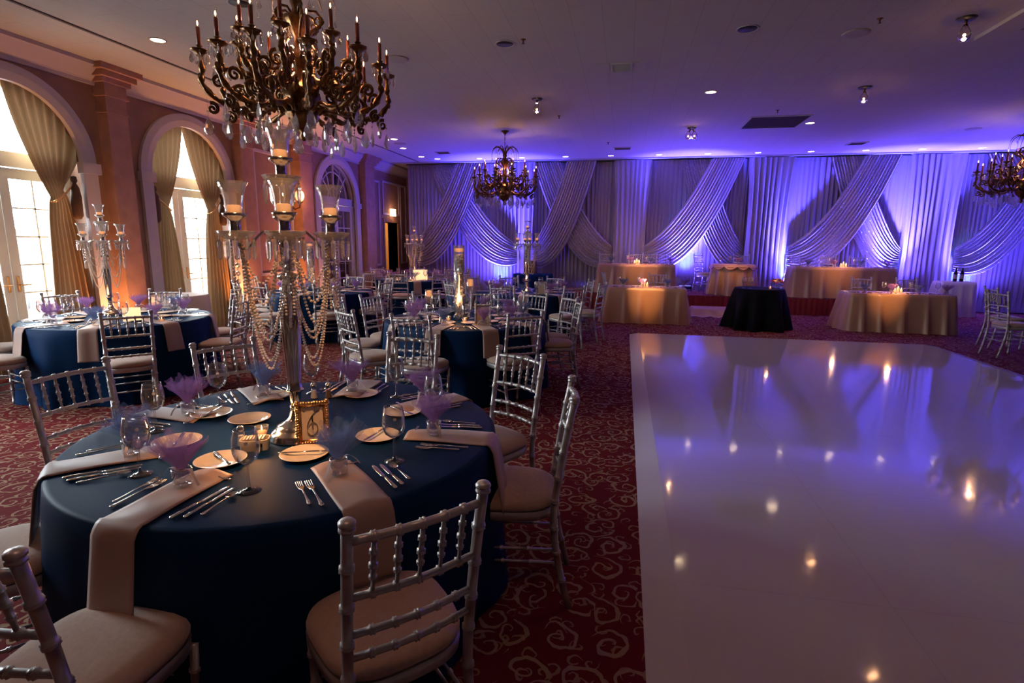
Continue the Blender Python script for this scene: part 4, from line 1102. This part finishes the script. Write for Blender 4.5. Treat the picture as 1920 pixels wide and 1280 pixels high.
def make_candelabra(seed=0, detail=True):
    root = empty('crystal_candelabra')
    b = MB(); b.lathe([(.0001, 0), (.108, 0), (.110, .006), (.104, .012), (.106, .020), (.098, .030), (.085, .040), (.080, .044), (.078, .052), (.060, .062), (.040, .075), (.030, .090), (.024, .11), (.020, .125), (.026, .130), (.020, .136), (.0001, .138)], 32)
    b.build('base', M['chrome'], root)
    s = MB(); s.lathe([(.020, .13), (.019, .15), (.024, .19), (.0335, .198), (.0335, .203), (.028, .207), (.027, .24), (.031, .32), (.036, .42), (.040, .48), (.038, .52), (.028, .555), (.018, .57), (.022, .578), (.012, .585)], 40, rfn=lambda a, z: 1 + .045 * math.cos(10 * a))
    s.build('fluted_stem', M['chrome'], root)
    k = MB()
    for z, r in ((.605, .030), (.655, .034), (.705, .028), (.745, .022)):
        for q in range(9):
            a = 2 * PI * q / 9 + z * 30; k.ball((r * .75 * math.cos(a), r * .75 * math.sin(a), z), r * .42, 6, 4)
        k.ball((0, 0, z), r * .85, 10, 6)
    k.build('crystal_knop', M['crystal'], root, False)
    u = MB(); u.lathe([(.010, .57), (.010, .76), (.024, .768), (.024, .79), (.014, .80), (.012, .86), (.020, .87), (.012, .88), (.011, .99), (.022, 1.0), (.012, 1.01)], 16); u.build('upper_stem', M['chrome'], root)
    arm_set(root, 0, 0, 1.022)
    ends = []
    for q in range(4):
        a = PI / 2 * q + R(18); ca, sa = math.cos(a), math.sin(a)
        prof = [(.018, .775), (.03, .80), (.05, .825), (.075, .828), (.10, .805), (.12, .775), (.14, .76), (.160, .768), (.170, .785), (.170, .80)]
        m = MB(); sm = []
        for i in range(len(prof) - 1):
            for t in (0, .33, .66):
                r_, z_ = prof[i][0] + (prof[i + 1][0] - prof[i][0]) * t, prof[i][1] + (prof[i + 1][1] - prof[i][1]) * t; sm.append((r_ * ca, r_ * sa, z_))
        sm.append((.170 * ca, .170 * sa, .81)); m.tube(sm, .0052, 8)
        m.tube([((.055 - .018 * math.sin(t * 1.1)) * ca, (.055 - .018 * math.sin(t * 1.1)) * sa, .812 - .016 * math.cos(t * 1.1)) for t in range(5)], .0035, 6)
        m.build('arm', M['chrome'], root)
        arm_set(root, .170 * ca, .170 * sa, .815)
        ends.append((.170 * ca, .170 * sa, a))
    # bead garlands
    def cat(p, q, sag, n=18):
        p, q = Vector(p), Vector(q); return [p.lerp(q, t / n) - Vector((0, 0, sag * 4 * (t / n) * (1 - t / n))) for t in range(n + 1)]
    for q, (ex, ey, a) in enumerate(ends):
        st = (.03 * math.cos(a), .03 * math.sin(a), .76)
        for sag, r in ((.14, .0058), (.22, .0066), (.30, .0062)):
            g = MB(); g.beads(cat((ex * .93, ey * .93, .78), st, sag), r, r * 2.3); g.build('bead_garland', M['bead'], root)
        ex2, ey2, a2 = ends[(q + 1) % 4]
        for sag, r in ((.36, .0056), (.47, .0050)):
            g = MB(); g.beads(cat((ex * .95, ey * .95, .78), (ex2 * .95, ey2 * .95, .78), sag), r, r * 2.2, 5); g.build('bead_garland', M['bead'], root)
        g = MB()
        for z in (.73, .70, .67, .64, .61): g.ball((ex * 1.02, ey * 1.02, z), .0095, 6, 4)
        g.tube([(ex * 1.02, ey * 1.02, .80), (ex * 1.02, ey * 1.02, .60)], .001, 4); g.prism((ex * 1.02, ey * 1.02, .60), .010, .085)
        g.build('crystal_pendant', M['crystal'], root, False)
        for dx in (-.02, .02):
            g = MB(); g.beads([(ex + dx, ey, .79), (ex + dx * .7, ey, .52)], .0055, .0125); g.build('bead_strand', M['bead'], root)
    return root
PC = Proto(make_candelabra())
for (x, y, rz, l, s) in ((-1.325, 1.99, 16, 'tall silver crystal candelabra standing on the foreground table', 1.03), (-5.48, 4.96, 30, 'crystal candelabra on the left table in front of the pilaster', .97),
                      (-4.55, 11.58, 20, 'small distant crystal candelabra on the far left table', .95), (-1.60, 9.15, 5, 'crystal candelabra on the far middle table before the drapes', .97)):
    c = PC.get(); c.location = (x, y, .742); c.rotation_euler = (0, 0, R(rz)); c.scale = (s, s, s); tag(c, l, 'candelabra', 'silver crystal candelabra')

# ================================================================ crystal cylinders and footed candle glasses
def cylinder(x, y, z, h, r, label, n=300):
    root = empty('cylinder_vase', (x, y, z)); tag(root, label, 'vase', 'tall crystal-filled cylinders')
    MB().lathe([(.0001, 0), (r, 0), (r, h), (r - .004, h), (r - .004, .012), (.0001, .012)], 32).build('glass_cylinder', M['glass'], root)
    rnd = random.Random(9); mb = MB()
    for k in range(n):
        a = rnd.random() * 6.28; q = r * .78 * math.sqrt(rnd.random()); zz = .02 + rnd.random() * (h - .12); s = .012 + .012 * rnd.random()
        b = len(mb.v); Mx = Matrix.Rotation(rnd.random() * 6, 3, Vector((rnd.random(), rnd.random(), rnd.random() + .1)).normalized())
        for v in ((1, 0, 0), (-1, 0, 0), (0, 1, 0), (0, -1, 0), (0, 0, 1.4), (0, 0, -1.4)):
            p = Mx @ Vector(v) * s; mb.v.append((q * math.cos(a) + p.x, q * math.sin(a) + p.y, zz + p.z))
        for f in ((0, 2, 4), (2, 1, 4), (1, 3, 4), (3, 0, 4), (2, 0, 5), (1, 2, 5), (3, 1, 5), (0, 3, 5)): mb.f.append(tuple(b + i for i in f))
    o = mb.build('crystal_filling', M['chunk'], root, False); o['kind'] = 'stuff'
    MB().lathe([(.0001, h - .07), (r * .85, h - .065), (r * .88, h - .04), (r * .7, h - .03), (.0001, h - .03)], 20).build('floating_candle', M['wax'], root)
def footed(x, y, z, h, label):
    root = empty('footed_candle_glass', (x, y, z)); tag(root, label, 'candle holder', 'footed glasses with floating candles')
    MB().lathe([(.0001, 0), (.042, 0), (.043, .004), (.012, .012), (.008, .03), (.009, h * .45), (.008, h * .6), (.02, h * .62), (.036, h * .66), (.038, h), (.036, h), (.034, h * .68), (.0001, h * .67)], 20).build('glass_holder', M['glass'], root)
    MB().lathe([(.0001, h * .80), (.033, h * .80), (.0345, h * .92), (.028, h * .96), (.0001, h * .96)], 16).build('candle', M['wax'], root)
cylinder(-1.70, 5.58, .742, .785, .058, 'tall glass cylinder filled with crystals on the middle table')
footed(-1.94, 5.30, .742, .34, 'shorter footed glass with candle left of the crystal cylinder'); footed(-1.62, 5.72, .742, .44, 'taller footed glass with candle right of the crystal cylinder')
cylinder(-5.12, 8.35, .742, .80, .058, 'tall crystal-filled glass cylinder on the rear left table')
footed(-5.36, 8.25, .742, .52, 'taller footed glass with candle on the rear left table'); footed(-4.86, 8.45, .742, .36, 'shorter footed glass with candle on the rear left table')

# ================================================================ chandeliers
def spiral(c, r0, turns, sgn, a0, M_, n=16):
    out = []
    for k in range(n + 1):
        t = k / n; a = a0 + sgn * turns * 2 * PI * t; r = r0 * (1 - .8 * t); out.append(M_ @ Vector((c[0] + r * math.cos(a), 0, c[1] + r * math.sin(a))))
    return out
def make_chandelier():
    root = empty('chandelier')      # origin at the ceiling
    Z = -3.70
    b = MB(); b.lathe([(.0001, 2.29 + Z), (.018, 2.30 + Z), (.03, 2.325 + Z), (.018, 2.35 + Z), (.04, 2.37 + Z), (.09, 2.42 + Z), (.115, 2.47 + Z), (.12, 2.50 + Z), (.10, 2.52 + Z), (.115, 2.56 + Z), (.13, 2.64 + Z), (.10, 2.67 + Z), (.05, 2.70 + Z), (.035, 2.80 + Z), (.05, 2.86 + Z), (.03, 2.92 + Z), (.028, 3.0 + Z), (.06, 3.06 + Z), (.09, 3.12 + Z), (.085, 3.15 + Z), (.04, 3.16 + Z), (.03, 3.2 + Z), (.045, 3.24 + Z), (.02, 3.30 + Z), (.0001, 3.32 + Z)], 24, rfn=lambda a, z: 1 + .06 * math.cos(8 * a))
    b.build('central_body', M['bronze'], root)
    c = MB()
    z = 3.31 + Z
    while z < -.07:
        c.tube([(.008 * math.cos(q * PI / 3) * (1 if int(z * 100) % 2 else .4), .008 * math.sin(q * PI / 3) * .4, z + .016 * math.sin(q * PI / 3)) for q in range(7)], .0025, 5); z += .026
    c.tube([(0, 0, 3.3 + Z), (0, 0, -.05)], .004, 6)
    c.build('chain', M['bronze'], root)
    MB().lathe([(.0001, -.07), (.02, -.065), (.035, -.04), (.075, -.015), (.08, 0), (.0001, 0)], 20).build('ceiling_rose', M['bronze'], root)
    rnd = random.Random(2)
    def cluster(ang, R0, zc, low, r_start, zs, candle=True):
        Mx = Matrix.Rotation(ang, 4, 'Z')
        a = MB()
        def P(r, z): return Mx @ Vector((r, 0, z + Z))
        cx = [(r_start, zs), (r_start + (R0 - r_start) * .22, low + .03), (r_start + (R0 - r_start) * .5, low - .02), (R0 * .86, low + .02), (R0 * 1.0, low + .12), (R0 * .99, low + .2), (R0, zc - .02)]
        pts = []
        for i in range(len(cx) - 1):
            p0 = cx[max(0, i - 1)]; p1, p2 = cx[i], cx[i + 1]; p3 = cx[min(len(cx) - 1, i + 2)]
            for t in (0, .25, .5, .75):
                f = lambda a_, b_, c_, d_: .5 * (2 * b_ + (c_ - a_) * t + (2 * a_ - 5 * b_ + 4 * c_ - d_) * t * t + (3 * b_ - a_ - 3 * c_ + d_) * t ** 3)
                pts.append(P(f(p0[0], p1[0], p2[0], p3[0]), f(p0[1], p1[1], p2[1], p3[1])))
        pts.append(P(*cx[-1]))
        a.tube(pts, [.019 + .007 * math.sin(k * 1.9) for k in range(len(pts))], 7)
        for (rc_, zc_, r0_, sg, a0) in ((R0 * .62, low + .09, .06, 1, -1.2), (R0 * .84, low + .14, .05, -1, 3.5), (R0 * .42, low + .15, .055, -1, 1.5), (R0 * .92, low - .04, .04, 1, 1.2), (R0 * .70, low - .03, .035, -1, 4.4)):
            sp_ = spiral((rc_, zc_ + Z), r0_, 1.3, sg, a0, Mx); a.tube(sp_, [.015 * (1 - .5 * k / 16) for k in range(17)], 6); a.ball(sp_[-1], .011, 6, 4)
        for k in range(9):
            p = pts[2 + int(k * (len(pts) - 4) / 9)]; a.ball((p.x + (rnd.random() - .5) * .03, p.y + (rnd.random() - .5) * .03, p.z + (rnd.random() - .5) * .04), .011 + .008 * rnd.random(), 6, 4, 1.5)
        a.build('scroll_arm', M['bronze'], root)
        q = P(R0, zc)
        bb = MB(); bb.lathe([(.012, -.05), (.016, -.03), (.012, -.02), (.05, .0), (.062, .010), (.058, .014), (.02, .012), (.016, .03), (.022, .04), (.014, .045), (.0001, .045)], 16, q, rfn=lambda a_, z_: 1 + .05 * math.cos(8 * a_))
        dish = bb.build('drip_pan', M['bronze'], root)
        g = MB()
        for k in range(7):
            t = 2 * PI * k / 7; e = (q.x + .056 * math.cos(t), q.y + .056 * math.sin(t), q.z + .004); g.ball((e[0], e[1], e[2] - .008), .005, 6, 4); g.gem((e[0], e[1], e[2] - .014), .015, .06)
        g.build('crystal_fringe', M['crystal'], dish, False)
        s = MB(); s.lathe([(.0135, .04), (.0135, .155), (.0001, .156)], 10, q); cs = s.build('candle_sleeve', M['candle_sleeve'], root)
        s = MB(); s.lathe([(.005, .155), (.0105, .168), (.010, .180), (.004, .205), (.0001, .215)], 10, q); bu = s.build('bulb', M['bulbglass'], cs)
        s = MB(); s.lathe([(.0001, .165), (.0042, .175), (.003, .190), (.0001, .198)], 6, q); s.build('filament', M['flame'], bu)
        h = P(R0 * .97, low + .02)
        return (h.x, h.y, h.z)
    hang = []
    for k in range(12): hang.append(cluster(2 * PI * k / 12 + .12, .64 if k % 2 else .60, 2.80 + (.02 if k % 2 else .0), 2.50, .10, 2.50))
    for k in range(8): cluster(2 * PI * k / 8 + .3, .42, 2.94, 2.68, .09, 2.62)
    # large pear drops
    for k, (x, y, z) in enumerate(hang):
        for (f, dz, h) in ((1, -.02, .12), (.82, -.05, .13), (.60, -.07, .13)):
            g = MB(); L = .05 + .05 * ((k * 7 + int(f * 10)) % 3) / 2; g.tube([(x * f, y * f, z + dz + .03), (x * f, y * f, z + dz - L)], .0012, 4); g.ball((x * f, y * f, z + dz - L * .6), .008, 6, 4); g.gem((x * f, y * f, z + dz - L), .034, h, 8)
            g.build('crystal_drop', M['crystal'], root, False)
    for k in range(16):
        a = 2 * PI * k / 16; r = .30 if k % 2 else .17; z = 2.43 + Z if k % 2 else 2.40 + Z
        g = MB(); x, y = r * math.cos(a), r * math.sin(a); g.tube([(x, y, z + .06), (x, y, z)], .0012, 4); g.ball((x, y, z + .02), .008, 6, 4); g.gem((x, y, z), .032, .125, 8); g.build('crystal_drop', M['crystal'], root, False)
    # upper scrolls and the crown of drooping fronds
    for k in range(6):
        Mx = Matrix.Rotation(2 * PI * k / 6 + .2, 4, 'Z'); a = MB()
        pts = [Mx @ Vector((r, 0, z + Z)) for r, z in ((.05, 2.86), (.09, 2.88), (.13, 2.92), (.10, 2.97), (.07, 3.0), (.10, 3.05), (.16, 3.08), (.18, 3.13), (.14, 3.18), (.08, 3.19), (.05, 3.16))]
        a.tube(pts, [.011, .012, .013, .012, .011, .012, .013, .012, .011, .009, .008], 6)
        a.tube(spiral((.15, 3.12 + Z), .04, 1.2, -1, 0, Mx), .007, 6); a.build('upper_scroll', M['bronze'], root)
    for k in range(9):
        Mx = Matrix.Rotation(2 * PI * k / 9, 4, 'Z'); a = MB()
        pr_ = [(.02, 3.24), (.05, 3.33), (.11, 3.39), (.18, 3.40), (.235, 3.36), (.26, 3.31), (.27, 3.27)]
        a.tube([Mx @ Vector((r, 0, z + Z)) for r, z in pr_], [.010, .011, .010, .008, .007, .005, .003], 6)
        fr = a.build('frond', M['bronze'], root)
        g = MB(); p = Mx @ Vector((.27, 0, 3.27 + Z)); g.beads([p, p - Vector((0, 0, .09))], .006, .014); g.gem((p.x, p.y, p.z - .095), .014, .055); p2 = Mx @ Vector((.18, 0, 3.40 + Z)); g.beads([p2 - Vector((0, 0, .01)), p2 - Vector((0, 0, .07))], .005, .013); g.gem((p2.x, p2.y, p2.z - .075), .012, .05)
        g.build('crystal_chain', M['crystal'], fr, False)
    return root
PH = Proto(make_chandelier())
for (x, y, rz, l) in ((-2.39, 3.9, 0, 'large bronze crystal chandelier with candle bulbs above the foreground table'), (-2.39, 10.97, 17, 'distant bronze crystal chandelier hanging before the left drapes'),
                      (6.5, 11.0, 5, 'bronze crystal chandelier cut off by the right edge of the photo')):
    c = PH.get(); c.location = (x, y, 3.70); c.rotation_euler = (0, 0, R(rz)); tag(c, l, 'chandelier', 'bronze crystal chandeliers')
# ================================================================ ceiling fixtures
def downlight(x, y, lit, label, r=.085, group='recessed ceiling downlights'):
    root = empty('downlight', (x, y, ZC)); tag(root, label, 'ceiling light', group)
    MB().lathe([(r + .012, 0), (r + .012, -.006), (r, -.008), (r * .93, -.004), (r * .93, 0)], 24).build('trim_ring', M['ceil_plain'], root)
    MB().lathe([(.0001, -.0015), (r * .93, -.002), (r * .93, -.0035), (.0001, -.003)], 20).build('lamp_lens', M['glow'] if lit else M['dark'], root)
row = [.72, 1.85, 2.98, 4.13, 5.28, 6.42, 7.59]
ordw = ['first', 'second', 'third', 'fourth', 'fifth', 'sixth', 'seventh']
for k, x in enumerate(row): downlight(x, 14.36, True, 'lit downlight above the drapes, %s of the right-hand row from centre' % ordw[k], .07)
for k, x in enumerate([-3.80, -2.68, -1.56, -.44]): downlight(x, 14.34, True, 'lit downlight above the drapes, %s of the left-hand row' % ordw[k], .07)
for (x, y, l) in ((-4.91, 14.25, 'lit downlight at the corner before the leftmost drape'), (-5.2, 13.84, 'lit downlight nearest the exit door corner'), (-5.16, 12.55, 'lit downlight over the far left table, farther one'), (-4.9, 11.44, 'lit downlight over the far left table, nearer one'),
                  (-5.095, 5.556, 'lit downlight left of the large chandelier'), (1.106, 8.71, 'lit downlight above the middle of the dance floor'), (3.13, 11.11, 'lit downlight beside the long dark ceiling grille')):
    downlight(x, y, True, l, .075)
for (x, y, l) in ((-1.383, 6.323, 'unlit dark downlight right of the large chandelier'), (1.117, 6.332, 'unlit dark downlight at the top right of centre'), (-3.561, 4.88, 'unlit dark downlight at the top edge above the chandelier')):
    downlight(x, y, False, l, .10)
def bulbfix(x, y, n, label):
    root = empty('ceiling_bulb_fixture', (x, y, ZC)); tag(root, label, 'ceiling light', 'bare bulb ceiling fixtures')
    MB().lathe([(.0001, -.02), (.07, -.018), (.085, -.004), (.085, 0), (.0001, 0)], 24).build('base_plate', M['dark'], root)
    for k in range(n):
        dx = (k - (n - 1) / 2) * .11
        MB().tube([(dx * .2, 0, -.01), (dx * .8, 0, -.07)], .014, 8).build('socket', M['bronze'], root)
        b = MB(); b.lathe([(.018, -.06), (.024, -.08), (.048, -.12), (.055, -.155), (.045, -.19), (.02, -.208), (.0001, -.21)], 18, (dx, 0, 0)); bu = b.build('bulb', M['bulbglass'], root)
        b = MB(); b.ball((dx, 0, -.15), .016, 8, 5); b.build('filament', M['flame'], bu)
    light('POINT', 'bulb_glow', (x, y, ZC - .20), 2.2, (1, .5, .22), .03)
bulbfix(-1.40, 8.683, 1, 'single bare ceiling bulb in front of the distant chandelier'); bulbfix(1.127, 11.214, 2, 'twin bare ceiling bulbs near the middle of the drapes')
bulbfix(3.131, 8.80, 1, 'single bare ceiling bulb over the far right of the dance floor'); bulbfix(3.09, 6.41, 1, 'single bare ceiling bulb beside the ceiling coffer at the upper right')
def vent(x0, x1, y0, y1, label, n=8, plate=False, m='dark'):
    root = empty('ceiling_vent', ((x0 + x1) / 2, (y0 + y1) / 2, ZC)); tag(root, label, 'vent', 'ceiling air vents')
    hx, hy = (x1 - x0) / 2, (y1 - y0) / 2
    b = MB(); t = .025
    b.box(-hx, hx, -hy, -hy + t, -.015, 0); b.box(-hx, hx, hy - t, hy, -.015, 0); b.box(-hx, -hx + t, -hy + t, hy - t, -.015, 0); b.box(hx - t, hx, -hy + t, hy - t, -.015, 0); b.build('vent_frame', M['ceil_plain'], root, False)
    MB().box(-hx + t, hx - t, -hy + t, hy - t, -.004, -.002).build('duct_shade', mat('vent_shadow', (.05, .03, .04), .8), root, False)  # flat dark sheet painted as the shade inside the opening
    b = MB()
    for k in range(n):
        y = -hy + t + (2 * hy - 2 * t) * (k + .5) / n; b.box(-hx + t, hx - t, y - .004, y + .004, -.014, -.004)
    b.build('louvres', M['ceil_plain'] if m != 'dark' else mat('vent_louvre', (.10, .06, .06), .7), root, False)
    if plate:
        b = MB(); b.box(-hx - .16, -hx - .01, -hy, hy, -.01, 0); b.box(hx + .01, hx + .16, -hy, hy, -.01, 0); b.build('side_plate', M['ceil_plain'], root, False)
vent(-.27, .0, 7.18, 7.52, 'square ceiling vent with side plates near the top centre', 7, True, 'pale'); vent(2.0, 2.98, 10.42, 11.42, 'large dark rectangular ceiling grille above the stage side', 24)
vent(4.55, 4.9, 13.2, 13.55, 'small ceiling vent near the drapes at the right'); vent(-.35, .05, 13.15, 13.45, 'small ceiling vent near the drapes at the centre'); vent(-4.6, -4.25, 13.15, 13.45, 'small ceiling vent near the drapes at the left')
def speaker(x, y, label):
    root = empty('ceiling_speaker', (x, y, ZC)); tag(root, label, 'speaker', 'round ceiling speaker grilles')
    MB().lathe([(.0001, -.012), (.10, -.012), (.125, -.01), (.13, -.004), (.13, 0), (.0001, 0)], 28).build('speaker_grille', mat('speaker_grille', (.38, .32, .32), .7), root)
for (x, y, l) in ((-2.75, 6.59, 'round ceiling speaker right of the large chandelier'), (2.22, 6.64, 'round ceiling speaker near the upper right coffer'), (-5.0, 12.0, 'round ceiling speaker over the far left table'), (6.2, 12.1, 'round ceiling speaker at the far right')): speaker(x, y, l)
def sprink(x, y, label):
    root = empty('sprinkler_head', (x, y, ZC)); tag(root, label, 'sprinkler', 'ceiling sprinkler heads')
    b = MB(); b.lathe([(.0001, -.045), (.016, -.044), (.016, -.04), (.006, -.036), (.008, -.02), (.012, -.008), (.03, -.003), (.03, .006), (.0001, .006)], 12); b.build('sprinkler_body', M['bronze'], root)
for (x, y, l) in ((-1.165, 6.23, 'ceiling sprinkler beside the unlit downlight at the centre'), (2.297, 6.284, 'ceiling sprinkler at the upper right beside the speaker'), (2.317, 10.0, 'ceiling sprinkler before the large dark grille'), (-1.2, 9.85, 'ceiling sprinkler near the distant chandelier'), (-.45, 12.5, 'ceiling sprinkler near the drapes')): sprink(x, y, l)

# wall lamps
root = empty('wall_sconce', (XW - .0, 10.26, 2.30)); tag(root, 'glowing amber globe wall lamp beside the pilaster behind the candelabra', 'wall lamp')
b = MB(); b.ball((.02, 0, 0), .05, 12, 8, 1.6); b.tube([(.02, 0, -.05), (.10, 0, -.12), (.21, 0, -.08), (.22, 0, .02)], .014, 8); b.lathe([(.02, -.01), (.055, .02), (.06, .035), (.0001, .03)], 16, (.22, 0, 0)); b.build('bracket', M['bronze'], root)
b = MB(); b.lathe([(.03, .035), (.065, .07), (.085, .13), (.08, .19), (.06, .23), (.05, .24)], 20, (.22, 0, 0), rfn=lambda a, z: 1 + .05 * math.cos(8 * a)); b.build('lamp_globe', M['glowsoft'], root)
light('POINT', 'sconce_glow', (XW + .42, 10.26, 2.44), 5, (1, .42, .14), .08)
root = empty('exit_sign', (XW + .03, 15.22, 2.38)); tag(root, 'small illuminated exit sign on the wall above the open door', 'sign')
MB().box(0, .05, -.15, .15, -.10, .10).build('sign_box', mat('exit_panel', (1, .75, .5), .4, emis=(1, .62, .35), es=3), root, False)
text('EXIT', .15, M['red'], root, (.0515, 0, 0), rot=(PI / 2, 0, PI / 2), name='lettering')
light('POINT', 'exit_glow', (XW + .22, 15.22, 2.36), 2.2, (1, .5, .25), .05)

# ================================================================ head table dressing
def bottle(x, y, z, label):
    root = empty('wine_bottle', (x, y, z)); tag(root, label, 'bottle', 'wine bottles on the small white table')
    MB().lathe([(.0001, 0), (.037, 0), (.038, .005), (.038, .19), (.030, .22), (.015, .25), (.0145, .30), (.016, .302), (.016, .31), (.0001, .31)], 18).build('bottle_glass', mat('dark_bottle', (.012, .006, .01), .1), root)
    MB().lathe([(.0385, .06), (.0387, .065), (.0387, .15), (.0385, .155)], 18).build('bottle_label', M['napkin'], root)
bottle(7.36, 14.2, .782, 'left dark wine bottle on the small white-clothed table'); bottle(7.50, 14.22, .782, 'right dark wine bottle on the small white-clothed table')
def cand3(x, y, z, label):
    root = empty('pillar_candle_group', (x, y, z)); tag(root, label, 'candle', 'lit candle groups on the head tables')
    for k, (dx, h) in enumerate(((-.05, .06), (.0, .10), (.055, .07))):
        c = MB(); c.lathe([(.0001, 0), (.02, 0), (.02, h), (.0001, h)], 12, (dx, 0, 0)); c = c.build('candle', M['wax'], root)
        f = MB(); f.lathe([(.0001, h), (.005, h + .01), (.0001, h + .03)], 6, (dx, 0, 0)); f.build('flame', M['flame'], c)
heads = [('left raised table', -.62, 1.20, 13.62, SZ + .69, .30), ('right raised table', 3.82, 5.92, 13.62, SZ + .69, 4.9), ('left floor-level head table', -.30, 1.22, 11.16, .70, .42), ('right floor-level head table', 4.15, 5.88, 11.16, .70, 5.0)]
for (nm, x0, x1, y0, z, cxn) in heads:
    cand3(cxn, y0 + .22, z + .002, 'cluster of lit candles on the %s' % nm); light('POINT', 'candle_glow', (cxn, y0 + .22, z + .17), 3.2, (1, .5, .2), .03)
    places = [.12, .38, .64, .9] if x1 - x0 > 1.6 else [.14, .4, .72, .92]
    wd = ['far left', 'middle left', 'middle right', 'far right']
    for k, q in enumerate(places):
        X = x0 + (x1 - x0) * q
        put('glass', X, y0 + .34, z, 0, 'clear wine glass at the %s of the %s' % (wd[k], nm), 'wine glass', 'wine glasses on the head tables')
        put('plate', X - .1, y0 + .22, z, 0, 'bread plate at the %s of the %s' % (wd[k], nm), 'plate', 'plates on the head tables')
        put('fp' if k % 2 else 'fb', X + .08, y0 + .2, z, k, 'tulle favour jar at the %s of the %s' % (wd[k], nm), 'favour', 'favour jars on the head tables')
    # petals strewn along the front edge
    rnd = random.Random(int(x0 * 10)); mb = MB()
    for k in range(90):
        X = x0 + .05 + rnd.random() * (x1 - x0 - .1); Y = y0 + .02 + rnd.random() * .12; a = rnd.random() * 6; s = .012 + .014 * rnd.random(); b = len(mb.v)
        mb.v += [(X + s * math.cos(a + t), Y + s * .7 * math.sin(a + t), z + .003 + s * .8 * (t > 3)) for t in (0, 1.6, 3.2, 4.8)]; mb.f.append((b, b + 1, b + 2, b + 3))
    o = mb.build('rose_petals', mat('pink_petals', (.6, .35, .42), .7)); tag(o, 'scattered pink petals along the front of the %s' % nm, 'petals', 'petals on the head tables', 'stuff')
for k, (dx, dy) in enumerate(((-.28, .1), (-.05, .2), (.2, .1))):
    put('glass', 2.55 + dx, 13.98 + dy, SZ + .72, 0, 'wine glass on the round sweetheart table, ' + ['left', 'middle', 'right'][k], 'wine glass', 'wine glasses on the sweetheart table')
put('fp', 2.62, 13.7, SZ + .72, 0, 'tulle favour jar on the round sweetheart table', 'favour', None)
# cake table: flowers, candle, glasses
root = empty('flower_bouquet', (2.79, 10.95, .762)); tag(root, 'bouquet of orange and cream flowers on the black cake table', 'flowers')
MB().lathe([(.0001, 0), (.05, 0), (.06, .05), (.055, .05), (.0001, .04)], 16).build('bowl', M['glass'], root)
rnd = random.Random(12); cm = [mat('orange_petals', (.65, .16, .05), .7), mat('cream_petals', (.75, .55, .38), .7), mat('dark_red_petals', (.30, .02, .02), .7)]
for k in range(26):
    a = rnd.random() * 6.28; e = rnd.random() * 1.35; r = .085; c = (r * math.cos(a) * math.sin(e) * 1.25, r * math.sin(a) * math.sin(e) * 1.1, .09 + r * math.cos(e) * .9); mb = MB()
    for q in range(3): mb.lathe([(.004, -.008), (.014 + .006 * q, .0), (.018 + .006 * q, .012), (.012 + .006 * q, .020 - .003 * q)], 7, c, rfn=lambda a_, z_, q=q: 1 + .2 * math.cos(3.5 * a_ + q))
    mb.build('flower', cm[k % 3], root)
mb = MB()
for k in range(24):
    a = rnd.random() * 6.28; r = .10 + .05 * rnd.random(); z = .05 + .06 * rnd.random(); b = len(mb.v); t = a + PI / 2
    mb.v += [(.06 * math.cos(a), .06 * math.sin(a), z), ((r - .03) * math.cos(a) + .015 * math.cos(t), (r - .03) * math.sin(a) + .015 * math.sin(t), z + .01), (r * math.cos(a), r * math.sin(a), z - .01), ((r - .03) * math.cos(a) - .015 * math.cos(t), (r - .03) * math.sin(a) - .015 * math.sin(t), z + .01)]; mb.f.append((b, b + 1, b + 2, b + 3))
mb.build('leaves', mat('leaf_green', (.04, .08, .02), .6), root)
votive(2.66, 10.85, .762, 'lit votive candle beside the flowers on the black cake table')
put('glass', 2.22, 10.95, .762, 0, 'left glass of the pair on the black cake table', 'wine glass', 'glasses on the cake table'); put('glass', 2.32, 10.88, .762, 1, 'right glass of the pair on the black cake table', 'wine glass', 'glasses on the cake table')
light('POINT', 'candle_glow', (2.70, 10.75, .90), .5, (1, .5, .2), .02)
# patio furniture seen through the left door
def patio_chair(x, y, rz, label):
    root = empty('patio_chair', (x, y, -.06), rz); tag(root, label, 'chair', 'dark patio chairs outside the windows'); m = mat('dark_wrought_iron', (.06, .07, .08), .5)
    MB().lathe([(.0001, .43), (.22, .43), (.23, .45), (.0001, .455)], 20).build('seat', m, root)
    for a in range(4):
        t = PI / 4 + a * PI / 2; MB().tube([(.17 * math.cos(t), .17 * math.sin(t), .44), (.22 * math.cos(t), .22 * math.sin(t), 0)], .012, 6).build('leg', m, root)
    b = MB(); b.tube([(.2 * math.cos(t), -.2 * abs(math.sin(t)) - .02, .45 + .5 * math.sin(t)) for t in [PI * k / 12 for k in range(13)]], .012, 6)
    for q in (-.1, 0, .1): b.tube([(q, -.2, .45), (q, -.22, .9)], .007, 6)
    b.build('backrest', m, root)
patio_chair(-9.2, 6.0, 1.2, 'dark patio chair outside the large left window, nearer one'); patio_chair(-9.9, 7.2, 2.4, 'dark patio chair outside the large left window, farther one')
root = empty('patio_table', (-9.7, 6.55, -.06)); tag(root, 'dark round patio table outside the large left window', 'table'); m = mat('patio_table_metal', (.08, .09, .1), .5)
MB().lathe([(.0001, .70), (.40, .70), (.41, .72), (.0001, .725)], 28).build('tabletop', m, root); MB().lathe([(.25, 0), (.24, .02), (.03, .05), (.03, .70)], 16).build('pedestal', m, root)
